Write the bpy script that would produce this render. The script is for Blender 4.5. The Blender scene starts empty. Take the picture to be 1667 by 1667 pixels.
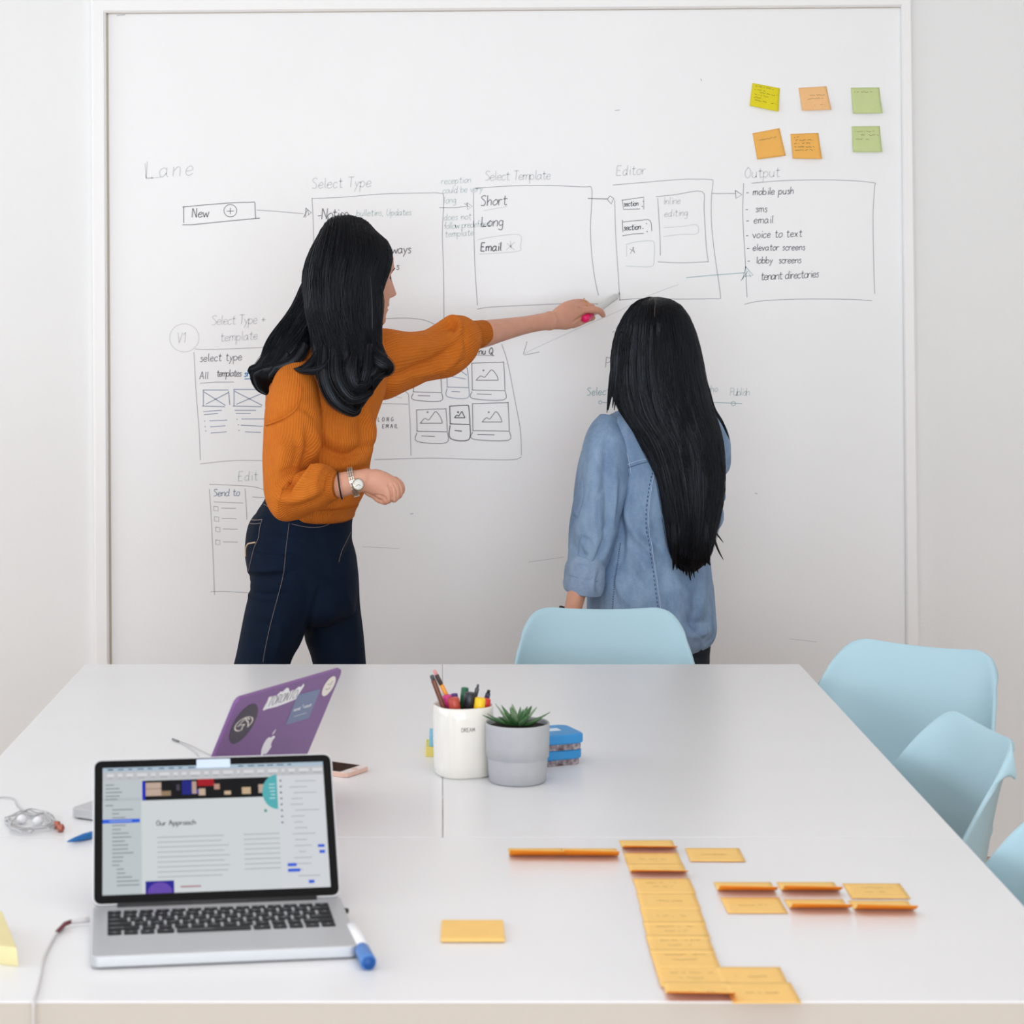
import bpy, bmesh, math, random
import numpy as np
from mathutils import Vector, Matrix
from mathutils.bvhtree import BVHTree
random.seed(7); rng = np.random.default_rng(7)
pi = math.pi
scene = bpy.context.scene

# ------------------------------------------------------------------ camera
# level camera at x=0,y=0, looking along +y; the frame is a shifted crop
F, CX, CY, H = 3750.0, 720.0, 455.0, 1.54
cd = bpy.data.cameras.new('camera'); cam = bpy.data.objects.new('camera', cd)
scene.collection.objects.link(cam); scene.camera = cam
cam.location = (0, 0, H); cam.rotation_euler = (pi/2, 0, 0)
cd.sensor_width = 36; cd.lens = 36*F/1667
cd.shift_x = (833.5-CX)/1667; cd.shift_y = -(833.5-CY)/1667
cd.clip_start = .05; cd.clip_end = 60
cd.dof.use_dof = True; cd.dof.focus_distance = 5.45; cd.dof.aperture_fstop = 11

# ------------------------------------------------------------------ light
w = bpy.data.worlds.new('world'); scene.world = w; w.use_nodes = True
bg = w.node_tree.nodes['Background']; bg.inputs[0].default_value = (.93, .96, 1, 1); bg.inputs[1].default_value = 1.0
def area(name, loc, rot, sx, sy, power, col):
    l = bpy.data.lights.new(name, 'AREA'); l.shape = 'RECTANGLE'; l.size = sx; l.size_y = sy; l.energy = power; l.color = col
    o = bpy.data.objects.new(name, l); o.location = loc; o.rotation_euler = rot; scene.collection.objects.link(o); return o
area('window_daylight', (-3.35, 3.9, 1.75), (0, -pi/2, 0), 2.0, 4.0, 37, (.86, .935, 1))
area('window_daylight_rear', (-3.35, .3, 1.75), (0, -pi/2, 0), 2.0, 3.0, 30, (.86, .935, 1))
area('room_end_fill', (.2, -7.0, 1.0), (pi/2, 0, 0), 9.0, 4.0, 460, (.88, .945, 1))  # added fill behind the camera, lifts the right and lower parts
area('overhead_fill', (.1, 2.2, 2.97), (0, 0, 0), 2.2, 2.6, 18, (.97, .98, 1))  # invented overhead fill, added to brighten the tabletop
vs = scene.view_settings
vs.view_transform = 'Standard'; vs.look = 'None'; vs.gamma = 1; vs.use_curve_mapping = False; vs.exposure = 0.2
try:
    scene.cycles.max_bounces = 8; scene.cycles.diffuse_bounces = 5; scene.cycles.use_denoising = True
except Exception: pass

# ------------------------------------------------------------------ materials
def lin(c):
    return tuple(((v/255)/12.92 if v/255 <= .04045 else ((v/255+.055)/1.055)**2.4) for v in c)
MATS = {}
def mat(name, rgb, rough=.5, metal=0, spec=.5, noise=None, bump=None, emit=0, sheen=0, sss=0, trans=0, coat=0, tint=None):
    """rgb in sRGB 0-255. noise=(scale, amount, rgb2); bump=(scale, distance)"""
    m = bpy.data.materials.new(name); m.use_nodes = True; nt = m.node_tree; b = nt.nodes['Principled BSDF']
    c = lin(rgb)+(1,)
    b.inputs['Base Color'].default_value = c; b.inputs['Roughness'].default_value = rough; b.inputs['Metallic'].default_value = metal
    b.inputs['Specular IOR Level'].default_value = spec
    if coat: b.inputs['Coat Weight'].default_value = coat
    if sheen:
        b.inputs['Sheen Weight'].default_value = sheen; b.inputs['Sheen Roughness'].default_value = .5
        b.inputs['Sheen Tint'].default_value = lin(tint or rgb)+(1,)
    if sss:
        b.inputs['Subsurface Weight'].default_value = sss; b.inputs['Subsurface Radius'].default_value = (1, .35, .2)
        b.inputs['Subsurface Scale'].default_value = .006
    if emit:
        b.inputs['Emission Color'].default_value = c; b.inputs['Emission Strength'].default_value = emit
    tc = nt.nodes.new('ShaderNodeTexCoord')
    if noise:
        n = nt.nodes.new('ShaderNodeTexNoise'); n.inputs['Scale'].default_value = noise[0]; n.inputs['Detail'].default_value = 4
        nt.links.new(tc.outputs['Object'], n.inputs['Vector'])
        r = nt.nodes.new('ShaderNodeMapRange'); r.inputs[1].default_value = .5-noise[1]*.5; r.inputs[2].default_value = .5+noise[1]*.5
        nt.links.new(n.outputs['Fac'], r.inputs[0])
        mx = nt.nodes.new('ShaderNodeMix'); mx.data_type = 'RGBA'
        mx.inputs[6].default_value = c; mx.inputs[7].default_value = lin(noise[2])+(1,)
        nt.links.new(r.outputs[0], mx.inputs[0]); nt.links.new(mx.outputs[2], b.inputs['Base Color'])
    if bump:
        n2 = nt.nodes.new('ShaderNodeTexNoise'); n2.inputs['Scale'].default_value = bump[0]; n2.inputs['Detail'].default_value = 3
        nt.links.new(tc.outputs['Object'], n2.inputs['Vector'])
        bp = nt.nodes.new('ShaderNodeBump'); bp.inputs['Distance'].default_value = bump[1]
        nt.links.new(n2.outputs['Fac'], bp.inputs['Height']); nt.links.new(bp.outputs[0], b.inputs['Normal'])
    if trans:
        t = nt.nodes.new('ShaderNodeBsdfTranslucent'); t.inputs[0].default_value = lin(tint or rgb)+(1,)
        ms = nt.nodes.new('ShaderNodeMixShader'); ms.inputs[0].default_value = trans
        out = nt.nodes['Material Output']
        nt.links.new(b.outputs[0], ms.inputs[1]); nt.links.new(t.outputs[0], ms.inputs[2]); nt.links.new(ms.outputs[0], out.inputs[0])
    MATS[name] = m; return m

wall_paint = mat('wall_paint', (236, 237, 237), .75, spec=.25, noise=(1.3, .8, (233, 234, 234)), bump=(220, .0004))
board_paint = mat('whiteboard_paint', (240, 241, 242), .35, spec=.4, noise=(2.2, .7, (236, 237, 238)), bump=(160, .0002))
frame_paint = mat('frame_paint', (240, 240, 240), .4, bump=(60, .0002))
shade_paint = mat('frame_shade', (196, 188, 174), .8)  # beige that stands in for the frame's shadow line on the board
ceil_paint = mat('ceiling_paint', (240, 240, 240), .8)
laminate = mat('table_laminate', (233, 234, 236), .28, spec=.45, noise=(5, .5, (230, 231, 233)))
edge_band = mat('table_edge_band', (196, 190, 181), .5)
table_metal = mat('table_leg_metal', (205, 206, 208), .35, .3)
plastic_blue = mat('chair_plastic', (176, 209, 222), .42, spec=.4, bump=(900, .0001))
wood = mat('chair_wood', (196, 150, 100), .5, noise=(30, .8, (170, 120, 75)))
dark_metal = mat('dark_metal', (45, 45, 48), .4, .8)
alu = mat('aluminium', (198, 200, 203), .42, .55, bump=(1200, .00003))
black_gloss = mat('black_bezel', (6, 6, 8), .3, spec=.1)
key_black = mat('key_black', (10, 11, 13), .5, spec=.25)
key_print = mat('key_print', (205, 208, 212), .5)
dark_rubber = mat('dark_rubber', (35, 35, 38), .6)
trackpad_m = mat('trackpad', (190, 192, 195), .3, .4)
skin = mat('skin', (214, 162, 138), .5, spec=.35, sss=.12, noise=(45, .9, (206, 148, 124)), bump=(420, .0004))
skin_b = mat('skin_paler', (218, 168, 142), .5, spec=.35, sss=.12, noise=(45, .9, (210, 152, 128)), bump=(420, .0004))  # slightly paler skin for the person in denim
lip_m = mat('lip', (176, 92, 88), .4)
brow_m = mat('brow_hair', (25, 18, 16), .6)
eye_white = mat('eye_white', (230, 226, 222), .15)
iris_m = mat('iris', (50, 30, 20), .1)
nail_m = mat('nail', (222, 170, 156), .25)
gold = mat('gold', (214, 166, 110), .25, 1)
steel = mat('watch_steel', (206, 202, 190), .25, .9)
watch_face_m = mat('watch_face', (232, 230, 224), .2)
black_cord = mat('black_cord', (22, 18, 18), .6)
shoe_m = mat('shoe_leather', (38, 34, 33), .45)

def node_fabric(name, c1, c2, rib=None, fuzz=(900, .0006), nscale=12, stretch=(1, 1, 1), rough=.85, sheen=.25, weave=0, amt=.5):
    """cloth: two-tone mottling in object space, knit ribs from the UV (u runs around the limb, in metres)"""
    m = bpy.data.materials.new(name); m.use_nodes = True; nt = m.node_tree; b = nt.nodes['Principled BSDF']
    L = nt.links.new; N = nt.nodes.new
    b.inputs['Roughness'].default_value = rough; b.inputs['Specular IOR Level'].default_value = .2
    b.inputs['Sheen Weight'].default_value = sheen; b.inputs['Sheen Tint'].default_value = lin(c1)+(1,)
    tc = N('ShaderNodeTexCoord'); mp = N('ShaderNodeMapping'); mp.inputs['Scale'].default_value = stretch
    L(tc.outputs['Object'], mp.inputs[0])
    n = N('ShaderNodeTexNoise'); n.inputs['Scale'].default_value = nscale; n.inputs['Detail'].default_value = 6; n.inputs['Roughness'].default_value = .65
    L(mp.outputs[0], n.inputs['Vector'])
    mr = N('ShaderNodeMapRange'); mr.inputs[1].default_value = .5-amt*.5; mr.inputs[2].default_value = .5+amt*.5; L(n.outputs['Fac'], mr.inputs[0])
    mx = N('ShaderNodeMix'); mx.data_type = 'RGBA'; mx.inputs[6].default_value = lin(c1)+(1,); mx.inputs[7].default_value = lin(c2)+(1,)
    L(mr.outputs[0], mx.inputs[0]); col = mx.outputs[2]
    f = N('ShaderNodeTexNoise'); f.inputs['Scale'].default_value = fuzz[0]; f.inputs['Detail'].default_value = 2; L(tc.outputs['Object'], f.inputs['Vector'])
    bp = N('ShaderNodeBump'); bp.inputs['Distance'].default_value = fuzz[1]; bp.inputs['Strength'].default_value = .8
    L(f.outputs['Fac'], bp.inputs['Height'])
    nrm = bp.outputs[0]
    if weave:
        hs = N('ShaderNodeMix'); hs.data_type = 'RGBA'; hs.blend_type = 'MULTIPLY'
        mr2 = N('ShaderNodeMapRange'); mr2.inputs[1].default_value = .3; mr2.inputs[2].default_value = .7; mr2.inputs[3].default_value = 1-weave; mr2.inputs[4].default_value = 1.0
        L(f.outputs['Fac'], mr2.inputs[0]); hs.inputs[0].default_value = 1; L(col, hs.inputs[6]); L(mr2.outputs[0], hs.inputs[7]); col = hs.outputs[2]
    if rib:
        sep = N('ShaderNodeSeparateXYZ'); L(tc.outputs['UV'], sep.inputs[0])
        mu = N('ShaderNodeMath'); mu.operation = 'MULTIPLY'; mu.inputs[1].default_value = 2*pi/rib[0]; L(sep.outputs[0], mu.inputs[0])
        sn = N('ShaderNodeMath'); sn.operation = 'SINE'; L(mu.outputs[0], sn.inputs[0])
        b2 = N('ShaderNodeBump'); b2.inputs['Distance'].default_value = rib[1]; L(sn.outputs[0], b2.inputs['Height']); L(nrm, b2.inputs['Normal']); nrm = b2.outputs[0]
        mr3 = N('ShaderNodeMapRange'); mr3.inputs[1].default_value = -1; mr3.inputs[2].default_value = 0; mr3.inputs[3].default_value = 1-rib[2]; mr3.inputs[4].default_value = 1
        L(sn.outputs[0], mr3.inputs[0])
        h2 = N('ShaderNodeMix'); h2.data_type = 'RGBA'; h2.blend_type = 'MULTIPLY'; h2.inputs[0].default_value = 1
        L(col, h2.inputs[6]); L(mr3.outputs[0], h2.inputs[7]); col = h2.outputs[2]
    L(col, b.inputs['Base Color']); L(nrm, b.inputs['Normal']); return m
knit = node_fabric('rust_knit', (212, 120, 40), (200, 108, 32), rib=(.0060, .00055, .07), nscale=20, sheen=.35)
knit_cuff = node_fabric('rust_knit_cuff', (206, 116, 38), (194, 104, 30), rib=(.0042, .0008, .14), nscale=20, sheen=.35)
denim_dark = node_fabric('dark_denim', (10, 32, 58), (3, 13, 30), fuzz=(1500, .0003), nscale=9, stretch=(1, 1, .35), sheen=.12, weave=.25, amt=.7)
denim_light = node_fabric('light_denim', (164, 192, 222), (112, 140, 178), fuzz=(1100, .0005), nscale=11, stretch=(1.3, 1.3, .6), sheen=.08, weave=.3, amt=.42)
denim_hem = node_fabric('faded_denim', (176, 198, 224), (132, 158, 194), fuzz=(1100, .0005), nscale=26, weave=.3, sheen=.1)
denim_black = node_fabric('charcoal_denim', (44, 50, 62), (32, 37, 48), fuzz=(1500, .0003), nscale=12, sheen=.1, weave=.2)
thread_tan = mat('thread_tan', (126, 116, 112), .7)
thread_white = mat('thread_pale', (172, 192, 218), .7)
thread_dark = mat('thread_slate', (86, 104, 138), .8)  # blue-grey for the darker dashed seam lines

def hair_mat(name, c, c2, rough):
    m = bpy.data.materials.new(name); m.use_nodes = True; nt = m.node_tree; b = nt.nodes['Principled BSDF']; L = nt.links.new
    tc = nt.nodes.new('ShaderNodeTexCoord'); mp = nt.nodes.new('ShaderNodeMapping'); mp.inputs['Scale'].default_value = (1, 1, .06)
    L(tc.outputs['Object'], mp.inputs[0]); n = nt.nodes.new('ShaderNodeTexNoise'); n.inputs['Scale'].default_value = 160; n.inputs['Detail'].default_value = 3
    L(mp.outputs[0], n.inputs['Vector']); mx = nt.nodes.new('ShaderNodeMix'); mx.data_type = 'RGBA'
    mx.inputs[6].default_value = lin(c)+(1,); mx.inputs[7].default_value = lin(c2)+(1,); L(n.outputs['Fac'], mx.inputs[0]); L(mx.outputs[2], b.inputs['Base Color'])
    b.inputs['Roughness'].default_value = rough; b.inputs['Specular IOR Level'].default_value = .36
    b.inputs['Specular Tint'].default_value = (.75, .85, 1, 1)
    bp = nt.nodes.new('ShaderNodeBump'); bp.inputs['Distance'].default_value = .0012; L(n.outputs['Fac'], bp.inputs['Height']); L(bp.outputs[0], b.inputs['Normal'])
    return m
hair_m = hair_mat('black_hair', (7, 7, 8), (19, 17, 20), .40)

# ------------------------------------------------------------------ object helpers
def P(px, py, Y): return Vector(((px-CX)*Y/F, Y, H-(py-CY)*Y/F))
def PT(px, py, z=.74):
    Y = (H-z)*F/(py-CY); return Vector(((px-CX)*Y/F, Y, z))
def tag(o, label=None, cat=None, group=None, kind=None):
    if label: o['label'] = label
    if cat: o['category'] = cat
    if group: o['group'] = group
    if kind: o['kind'] = kind
    return o
ORG = {}
def thing(name, label, cat, loc=(0, 0, 0), rz=0, group=None):
    o = bpy.data.objects.new(name, None); o.empty_display_size = .05; scene.collection.objects.link(o)
    o.location = loc; o.rotation_euler = (0, 0, rz); ORG[o] = Vector(loc)
    return tag(o, label, cat, group)
def mk(name, verts, faces, m, parent=None, uv=None, smooth=True, local=False, label=None, mats=None, fmat=None, solid=0, bevel=0, kind=None):
    """link one mesh; verts in world metres unless local"""
    me = bpy.data.meshes.new(name)
    V = np.asarray(verts, dtype=float)
    org = Vector((0, 0, 0))
    if parent is not None: org = ORG.get(parent, Vector((0, 0, 0)))
    if not local: V = V-np.array(org)
    me.from_pydata(V.tolist(), [], [tuple(int(i) for i in f) for f in faces]); me.update()
    if smooth: me.polygons.foreach_set('use_smooth', [True]*len(me.polygons))
    if mats:
        for x in mats: me.materials.append(x)
        me.polygons.foreach_set('material_index', list(fmat))
    else: me.materials.append(m)
    if uv is not None:
        l = me.uv_layers.new(name='UVMap'); idx = np.zeros(len(me.loops), dtype=int); me.loops.foreach_get('vertex_index', idx)
        l.data.foreach_set('uv', np.asarray(uv, dtype=float)[idx].ravel())
    o = bpy.data.objects.new(name, me); scene.collection.objects.link(o)
    if parent is not None: o.parent = parent
    ORG[o] = org
    if label: o['label'] = label
    if kind: o['kind'] = kind
    if solid:
        md = o.modifiers.new('thickness', 'SOLIDIFY'); md.thickness = solid; md.offset = 0
    if bevel:
        md = o.modifiers.new('bevel', 'BEVEL'); md.width = bevel; md.segments = 3; md.limit_method = 'ANGLE'
    return o
class MB:
    def __init__(s): s.v = []; s.f = []; s.m = []
    def add(s, v, f, mi=0):
        n = len(s.v); s.v += [tuple(x) for x in v]; s.f += [tuple(i+n for i in q) for q in f]; s.m += [mi]*len(f)
    def box(s, x0, x1, y0, y1, z0, z1, mi=0, M=None):
        v = [Vector((x, y, z)) for z in (z0, z1) for y in (y0, y1) for x in (x0, x1)]
        if M is not None: v = [M @ p for p in v]
        s.add(v, [(0, 2, 3, 1), (4, 5, 7, 6), (0, 1, 5, 4), (2, 6, 7, 3), (0, 4, 6, 2), (1, 3, 7, 5)], mi)
    def quad(s, a, b, c, d, mi=0): s.add([a, b, c, d], [(0, 1, 2, 3)], mi)
    def poly(s, pts, mi=0): s.add(pts, [tuple(range(len(pts)))], mi)
    def build(s, name, m, parent=None, **k):
        if isinstance(m, (list, tuple)): return mk(name, s.v, s.f, None, parent, mats=m, fmat=s.m, **k)
        return mk(name, s.v, s.f, m, parent, **k)
def rbox(name, x0, x1, y0, y1, z0, z1, m, parent=None, bevel=.003, **k):
    b = MB(); b.box(x0, x1, y0, y1, z0, z1); return b.build(name, m, parent, bevel=bevel, smooth=False, **k)
def tube(pts, r, sides=8, cap=True):
    """pts list of 3D, r number or list -> verts, faces"""
    P_ = np.array([tuple(p) for p in pts], float); n = len(P_)
    R = np.full(n, r, float) if np.isscalar(r) else np.array(r, float)
    T = np.gradient(P_, axis=0); T /= np.linalg.norm(T, axis=1)[:, None]+1e-12
    up = np.array([0, 0, 1.]) if abs(T[0, 2]) < .9 else np.array([1., 0, 0])
    V = []; F_ = []
    A = np.cross(T[0], up); A /= np.linalg.norm(A)
    for i in range(n):
        A = A-T[i]*np.dot(A, T[i]); A /= np.linalg.norm(A)+1e-12; B = np.cross(T[i], A)
        for k in range(sides):
            a = 2*pi*k/sides; V.append(P_[i]+R[i]*(A*math.cos(a)+B*math.sin(a)))
    for i in range(n-1):
        for k in range(sides):
            k2 = (k+1) % sides; F_.append((i*sides+k, i*sides+k2, (i+1)*sides+k2, (i+1)*sides+k))
    if cap: F_.append(tuple(range(sides))[::-1]); F_.append(tuple((n-1)*sides+k for k in range(sides)))
    return V, F_
def lathe(prof, c=(0, 0, 0), n=32, e=2.0, rot=0):
    V = []; F_ = []
    for r, z in prof:
        for k in range(n):
            a = 2*pi*k/n; ca, sa = math.cos(a), math.sin(a)
            x = math.copysign(abs(ca)**(2/e), ca); y = math.copysign(abs(sa)**(2/e), sa)
            V.append((c[0]+r*(x*math.cos(rot)-y*math.sin(rot)), c[1]+r*(x*math.sin(rot)+y*math.cos(rot)), c[2]+z))
    for i in range(len(prof)-1):
        for k in range(n):
            k2 = (k+1) % n; F_.append((i*n+k, i*n+k2, (i+1)*n+k2, (i+1)*n+k))
    if prof[0][0] > 1e-6: F_.append(tuple(range(n))[::-1])
    if prof[-1][0] > 1e-6: F_.append(tuple((len(prof)-1)*n+k for k in range(n)))
    return V, F_
def cr(A, sub):
    """Catmull-Rom through rows of A"""
    A = np.asarray(A, float); n = len(A); out = []
    for i in range(n-1):
        p0, p1, p2, p3 = A[max(i-1, 0)], A[i], A[i+1], A[min(i+2, n-1)]
        for k in range(sub):
            t = k/sub
            out.append(.5*((2*p1)+(-p0+p2)*t+(2*p0-5*p1+4*p2-p3)*t*t+(-p0+3*p1-3*p2+p3)*t**3))
    out.append(A[-1]); return np.array(out)
def loft(rings, nu=72, sub=8, e=2.0):
    """rings: (ax,ay,bx,by,Y,b[,dY]) silhouette points left/right in the photo at depth Y, b = half thickness in depth.
       returns grid G[nv,nu,3]"""
    C = []; A = []; B = []
    for r in rings:
        dy = r[6] if len(r) > 6 else 0
        a = P(r[0], r[1], r[4]-dy/2); b = P(r[2], r[3], r[4]+dy/2)
        C.append(((a+b)/2)[:]); A.append(((b-a)/2)[:]); B.append([r[5]])
    C = cr(C, sub); A = cr(A, sub); B = np.maximum(cr(B, sub), 1e-4)
    T = np.gradient(C, axis=0); T /= np.linalg.norm(T, axis=1)[:, None]+1e-9
    D = np.cross(T, A); D /= np.linalg.norm(D, axis=1)[:, None]+1e-9; D = D*B
    th = np.linspace(0, 2*pi, nu, endpoint=False)+pi
    c, s = np.cos(th), np.sin(th); c = np.sign(c)*np.abs(c)**(2/e); s = np.sign(s)*np.abs(s)**(2/e)
    return C[:, None, :]+A[:, None, :]*c[None, :, None]+D[:, None, :]*s[None, :, None]
def gnormals(G):
    du = np.roll(G, -1, 1)-np.roll(G, 1, 1); dv = np.gradient(G, axis=0)
    N = np.cross(du, dv); N /= np.linalg.norm(N, axis=2)[:, :, None]+1e-12
    c = G.mean(axis=1, keepdims=True)
    if ((G-c)*N).sum() < 0: N = -N
    return N
def proj(V): return CX+F*V[..., 0]/V[..., 1], CY+F*(H-V[..., 2])/V[..., 1]
def fold_field(V, folds):
    """sum of ridge heights for folds [(pts, width_px, amp_m)] traced over the photo"""
    px, py = proj(V); d = np.zeros(px.shape)
    for pts, wd, amp in folds:
        pts = cr(np.array(pts, float), 5) if len(pts) > 2 else np.array(pts, float)
        best = np.full(px.shape, 1e9)
        L_ = len(pts)-1; bt = np.zeros(px.shape)
        for i in range(L_):
            ax, ay = pts[i]; bx, by = pts[i+1]; l2 = (bx-ax)**2+(by-ay)**2+1e-9
            t = np.clip(((px-ax)*(bx-ax)+(py-ay)*(by-ay))/l2, 0, 1)
            q = (px-ax-t*(bx-ax))**2+(py-ay-t*(by-ay))**2
            m_ = q < best; best = np.where(m_, q, best); bt = np.where(m_, (i+t)/L_, bt)
        d += amp*np.exp(-best/(wd*wd))*(.35+.65*np.sin(np.clip(bt, 0.0, 1)*pi))
    return d
def pseudo(V, s, seed=0):
    x, y, z = V[..., 0]*s, V[..., 1]*s, V[..., 2]*s; o = seed*1.7
    return (np.sin(x*1.7+1.3*np.sin(z*.9+o))+np.sin(z*1.3+y*1.1+1.7*np.sin(x*1.1+o))+np.sin((x+z)*.8-y*1.9+o*2))/3
def gridmesh(G, closed=True, cap0=True, cap1=True):
    nv, nu = G.shape[:2]; V = G.reshape(-1, 3); Fc = []
    for i in range(nv-1):
        for k in range(nu if closed else nu-1):
            k2 = (k+1) % nu; Fc.append((i*nu+k, (i+1)*nu+k, (i+1)*nu+k2, i*nu+k2))
    V = V.tolist()
    if closed and cap0: V.append(G[0].mean(axis=0).tolist()); c = len(V)-1; Fc += [(c, k, (k+1) % nu) for k in range(nu)]
    if closed and cap1: V.append(G[-1].mean(axis=0).tolist()); c = len(V)-1; b = (nv-1)*nu; Fc += [(c, b+(k+1) % nu, b+k) for k in range(nu)]
    return V, Fc
def grid_uv(G, nextra):
    nv, nu = G.shape[:2]
    circ = np.linalg.norm(G-np.roll(G, -1, 1), axis=2).sum(axis=1).mean()
    ln = np.concatenate([[0], np.cumsum(np.linalg.norm(np.diff(G.mean(axis=1), axis=0), axis=1))])
    # fold u at the back so the seam matches
    u = np.abs(np.linspace(-1, 1, nu, endpoint=False))*circ/2
    UV = np.stack([np.tile(u, (nv, 1)), np.tile(ln[:, None], (1, nu))], axis=2).reshape(-1, 2)
    return np.vstack([UV, np.zeros((nextra, 2))])
def cloth(name, rings, m, parent, folds=(), nu=96, sub=10, e=2.0, wob=.003, wobs=28, seed=0, cap0=True, cap1=True, label=None, ret=False, crease=0):
    G = loft(rings, nu, sub, e); N = gnormals(G)
    d = pseudo(G, wobs, seed)*wob
    if crease: d = d-crease*np.exp(-(pseudo(G*np.array([1, 1, .55]), 42, seed+3)/.10)**2)*np.clip(pseudo(G, 14, seed+8)+.25, 0, 1)
    facing = np.clip(-N[..., 1]*2+.6, 0, 1)
    d = d+fold_field(G, folds)*facing
    G = G+N*d[..., None]
    V, Fc = gridmesh(G, True, cap0, cap1); uv = grid_uv(G, len(V)-G.shape[0]*G.shape[1])
    o = mk(name, V, Fc, m, parent, uv=uv, label=label)
    return (o, G) if ret else o
def remesh(parts, voxel, smooth_it=3):
    """parts: list of (V,F) closed shells -> one continuous skin (verts, faces)"""
    b = MB()
    for V, Fc in parts: b.add(V, Fc)
    me = bpy.data.meshes.new('tmp'); me.from_pydata([tuple(v) for v in b.v], [], b.f); me.update()
    o = bpy.data.objects.new('tmp', me); scene.collection.objects.link(o)
    bm = bmesh.new(); bm.from_mesh(me); bmesh.ops.recalc_face_normals(bm, faces=bm.faces); bm.to_mesh(me); bm.free()
    md = o.modifiers.new('r', 'REMESH'); md.mode = 'VOXEL'; md.voxel_size = voxel
    if smooth_it:
        s = o.modifiers.new('s', 'SMOOTH'); s.factor = .5; s.iterations = smooth_it
    dg = bpy.context.evaluated_depsgraph_get(); ev = o.evaluated_get(dg); m2 = ev.to_mesh()
    V = np.zeros(len(m2.vertices)*3); m2.vertices.foreach_get('co', V); V = V.reshape(-1, 3)
    Nn = np.zeros(len(m2.vertices)*3); m2.vertices.foreach_get('normal', Nn); Nn = Nn.reshape(-1, 3)
    Fc = [tuple(p.vertices) for p in m2.polygons]
    ev.to_mesh_clear(); bpy.data.objects.remove(o); bpy.data.meshes.remove(me)
    return V, Nn, Fc
def bvh_of(V, Fc): return BVHTree.FromPolygons([Vector(v) for v in V], [tuple(f) for f in Fc])
def hit(bvh, px, py):
    d = P(px, py, 1)-Vector((0, 0, H)); d.normalize(); r = bvh.ray_cast(Vector((0, 0, H)), d)
    return (r[0], r[1]) if r[0] is not None else (None, None)
def on_surface(bvh, pts, n=24, lift=.0012):
    """smooth photo polyline -> 3D points lying on a surface"""
    q = cr(np.array(pts, float), max(2, n//max(1, len(pts)-1))); out = []
    for x, y in q:
        p, nn = hit(bvh, x, y)
        if p is not None:
            if nn.y > 0: nn = -nn
            out.append(p+nn*lift)
    # drop jumps
    good = out[:1]
    for p in out[1:]:
        if (p-good[-1]).length < .05: good.append(p)
    return good
# ================================================================== SETTING
WY = 6.15
def st(o): o['kind'] = 'structure'; return o
st(rbox('wall_back', -3.1, 3.3, WY, WY+.12, 0, 3.0, wall_paint, bevel=0))
st(rbox('wall_right', 3.2, 3.32, -2.5, WY, 0, 3.0, wall_paint, bevel=0))
b = MB()
b.box(-3.12, -3.0, -2.5, WY, 0, .85); b.box(-3.12, -3.0, -2.5, WY, 2.65, 3.0)
for y0, y1 in ((-2.5, -1.1), (1.7, 2.0), (5.8, WY)): b.box(-3.12, -3.0, y0, y1, .85, 2.65)
st(b.build('wall_left', wall_paint, smooth=False))
st(rbox('ceiling', -3.12, 3.32, -2.5, WY+.12, 3.0, 3.1, ceil_paint, bevel=0))
wframe = mat('window_frame_paint', (235, 235, 235), .4)
pane_m = bpy.data.materials.new('window_glass'); pane_m.use_nodes = True
_nt = pane_m.node_tree; _t = _nt.nodes.new('ShaderNodeBsdfTransparent'); _g = _nt.nodes.new('ShaderNodeBsdfGlossy'); _g.inputs['Roughness'].default_value = .02
_x = _nt.nodes.new('ShaderNodeMixShader'); _x.inputs[0].default_value = .06
_nt.links.new(_t.outputs[0], _x.inputs[1]); _nt.links.new(_g.outputs[0], _x.inputs[2]); _nt.links.new(_x.outputs[0], _nt.nodes['Material Output'].inputs[0])
for i, (y0, y1) in enumerate(((-1.1, 1.7), (2.0, 5.8))):
    W_ = thing('window_%d' % (i+1), None, None, (-3.06, y0, .85)); W_['kind'] = 'structure'
    f = MB()
    for a, c in ((y0, y0+.05), ((y0+y1)/2-.025, (y0+y1)/2+.025), (y1-.05, y1)): f.box(-3.09, -3.03, a, c, .85, 2.65)
    f.box(-3.09, -3.03, y0, y1, .85, .9); f.box(-3.09, -3.03, y0, y1, 2.6, 2.65)
    f.build('window_frame', wframe, W_, smooth=False)
    g = MB(); g.box(-3.065, -3.06, y0+.05, y1-.05, .9, 2.6); g.build('pane', pane_m, W_, smooth=False)
# floor: boards running along x
fl = thing('floor', None, None, (0, 1.8, 0)); fl['kind'] = 'structure'
fm = [mat('floor_oak_%d' % i, c, .45, noise=(9, .9, c2)) for i, (c, c2) in enumerate((((190, 152, 114), (176, 138, 100)), ((182, 142, 106), (168, 128, 92)), ((196, 158, 120), (184, 146, 108))))]
bs = MB(); bs.box(-3.1, 3.3, -2.5, WY, -.06, -.012); bs.build('subfloor', dark_rubber, fl, smooth=False)
y = -2.5; k = 0
while y < WY:
    y2 = min(y+.12, WY); x = -3.1+((k*7) % 5)*.2-1.0
    while x < 3.2:
        x2 = x+1.4
        a, c = max(x, -3.1), min(x2, 3.2)
        if c > a and y2 > 2.0:
            rbox('plank', a+.0012, c-.0012, y+.0012, y2-.0012, -.012, 0, fm[(k*3+int(x*5)) % 3], fl, bevel=0)
        x = x2
    k += 1; y = y2
bs = MB(); bs.box(-3.1, 3.2, -2.5, 1.94, -.012, 0); o = bs.build('planks', fm[0], fl, smooth=False); o['kind'] = 'stuff'

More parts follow.
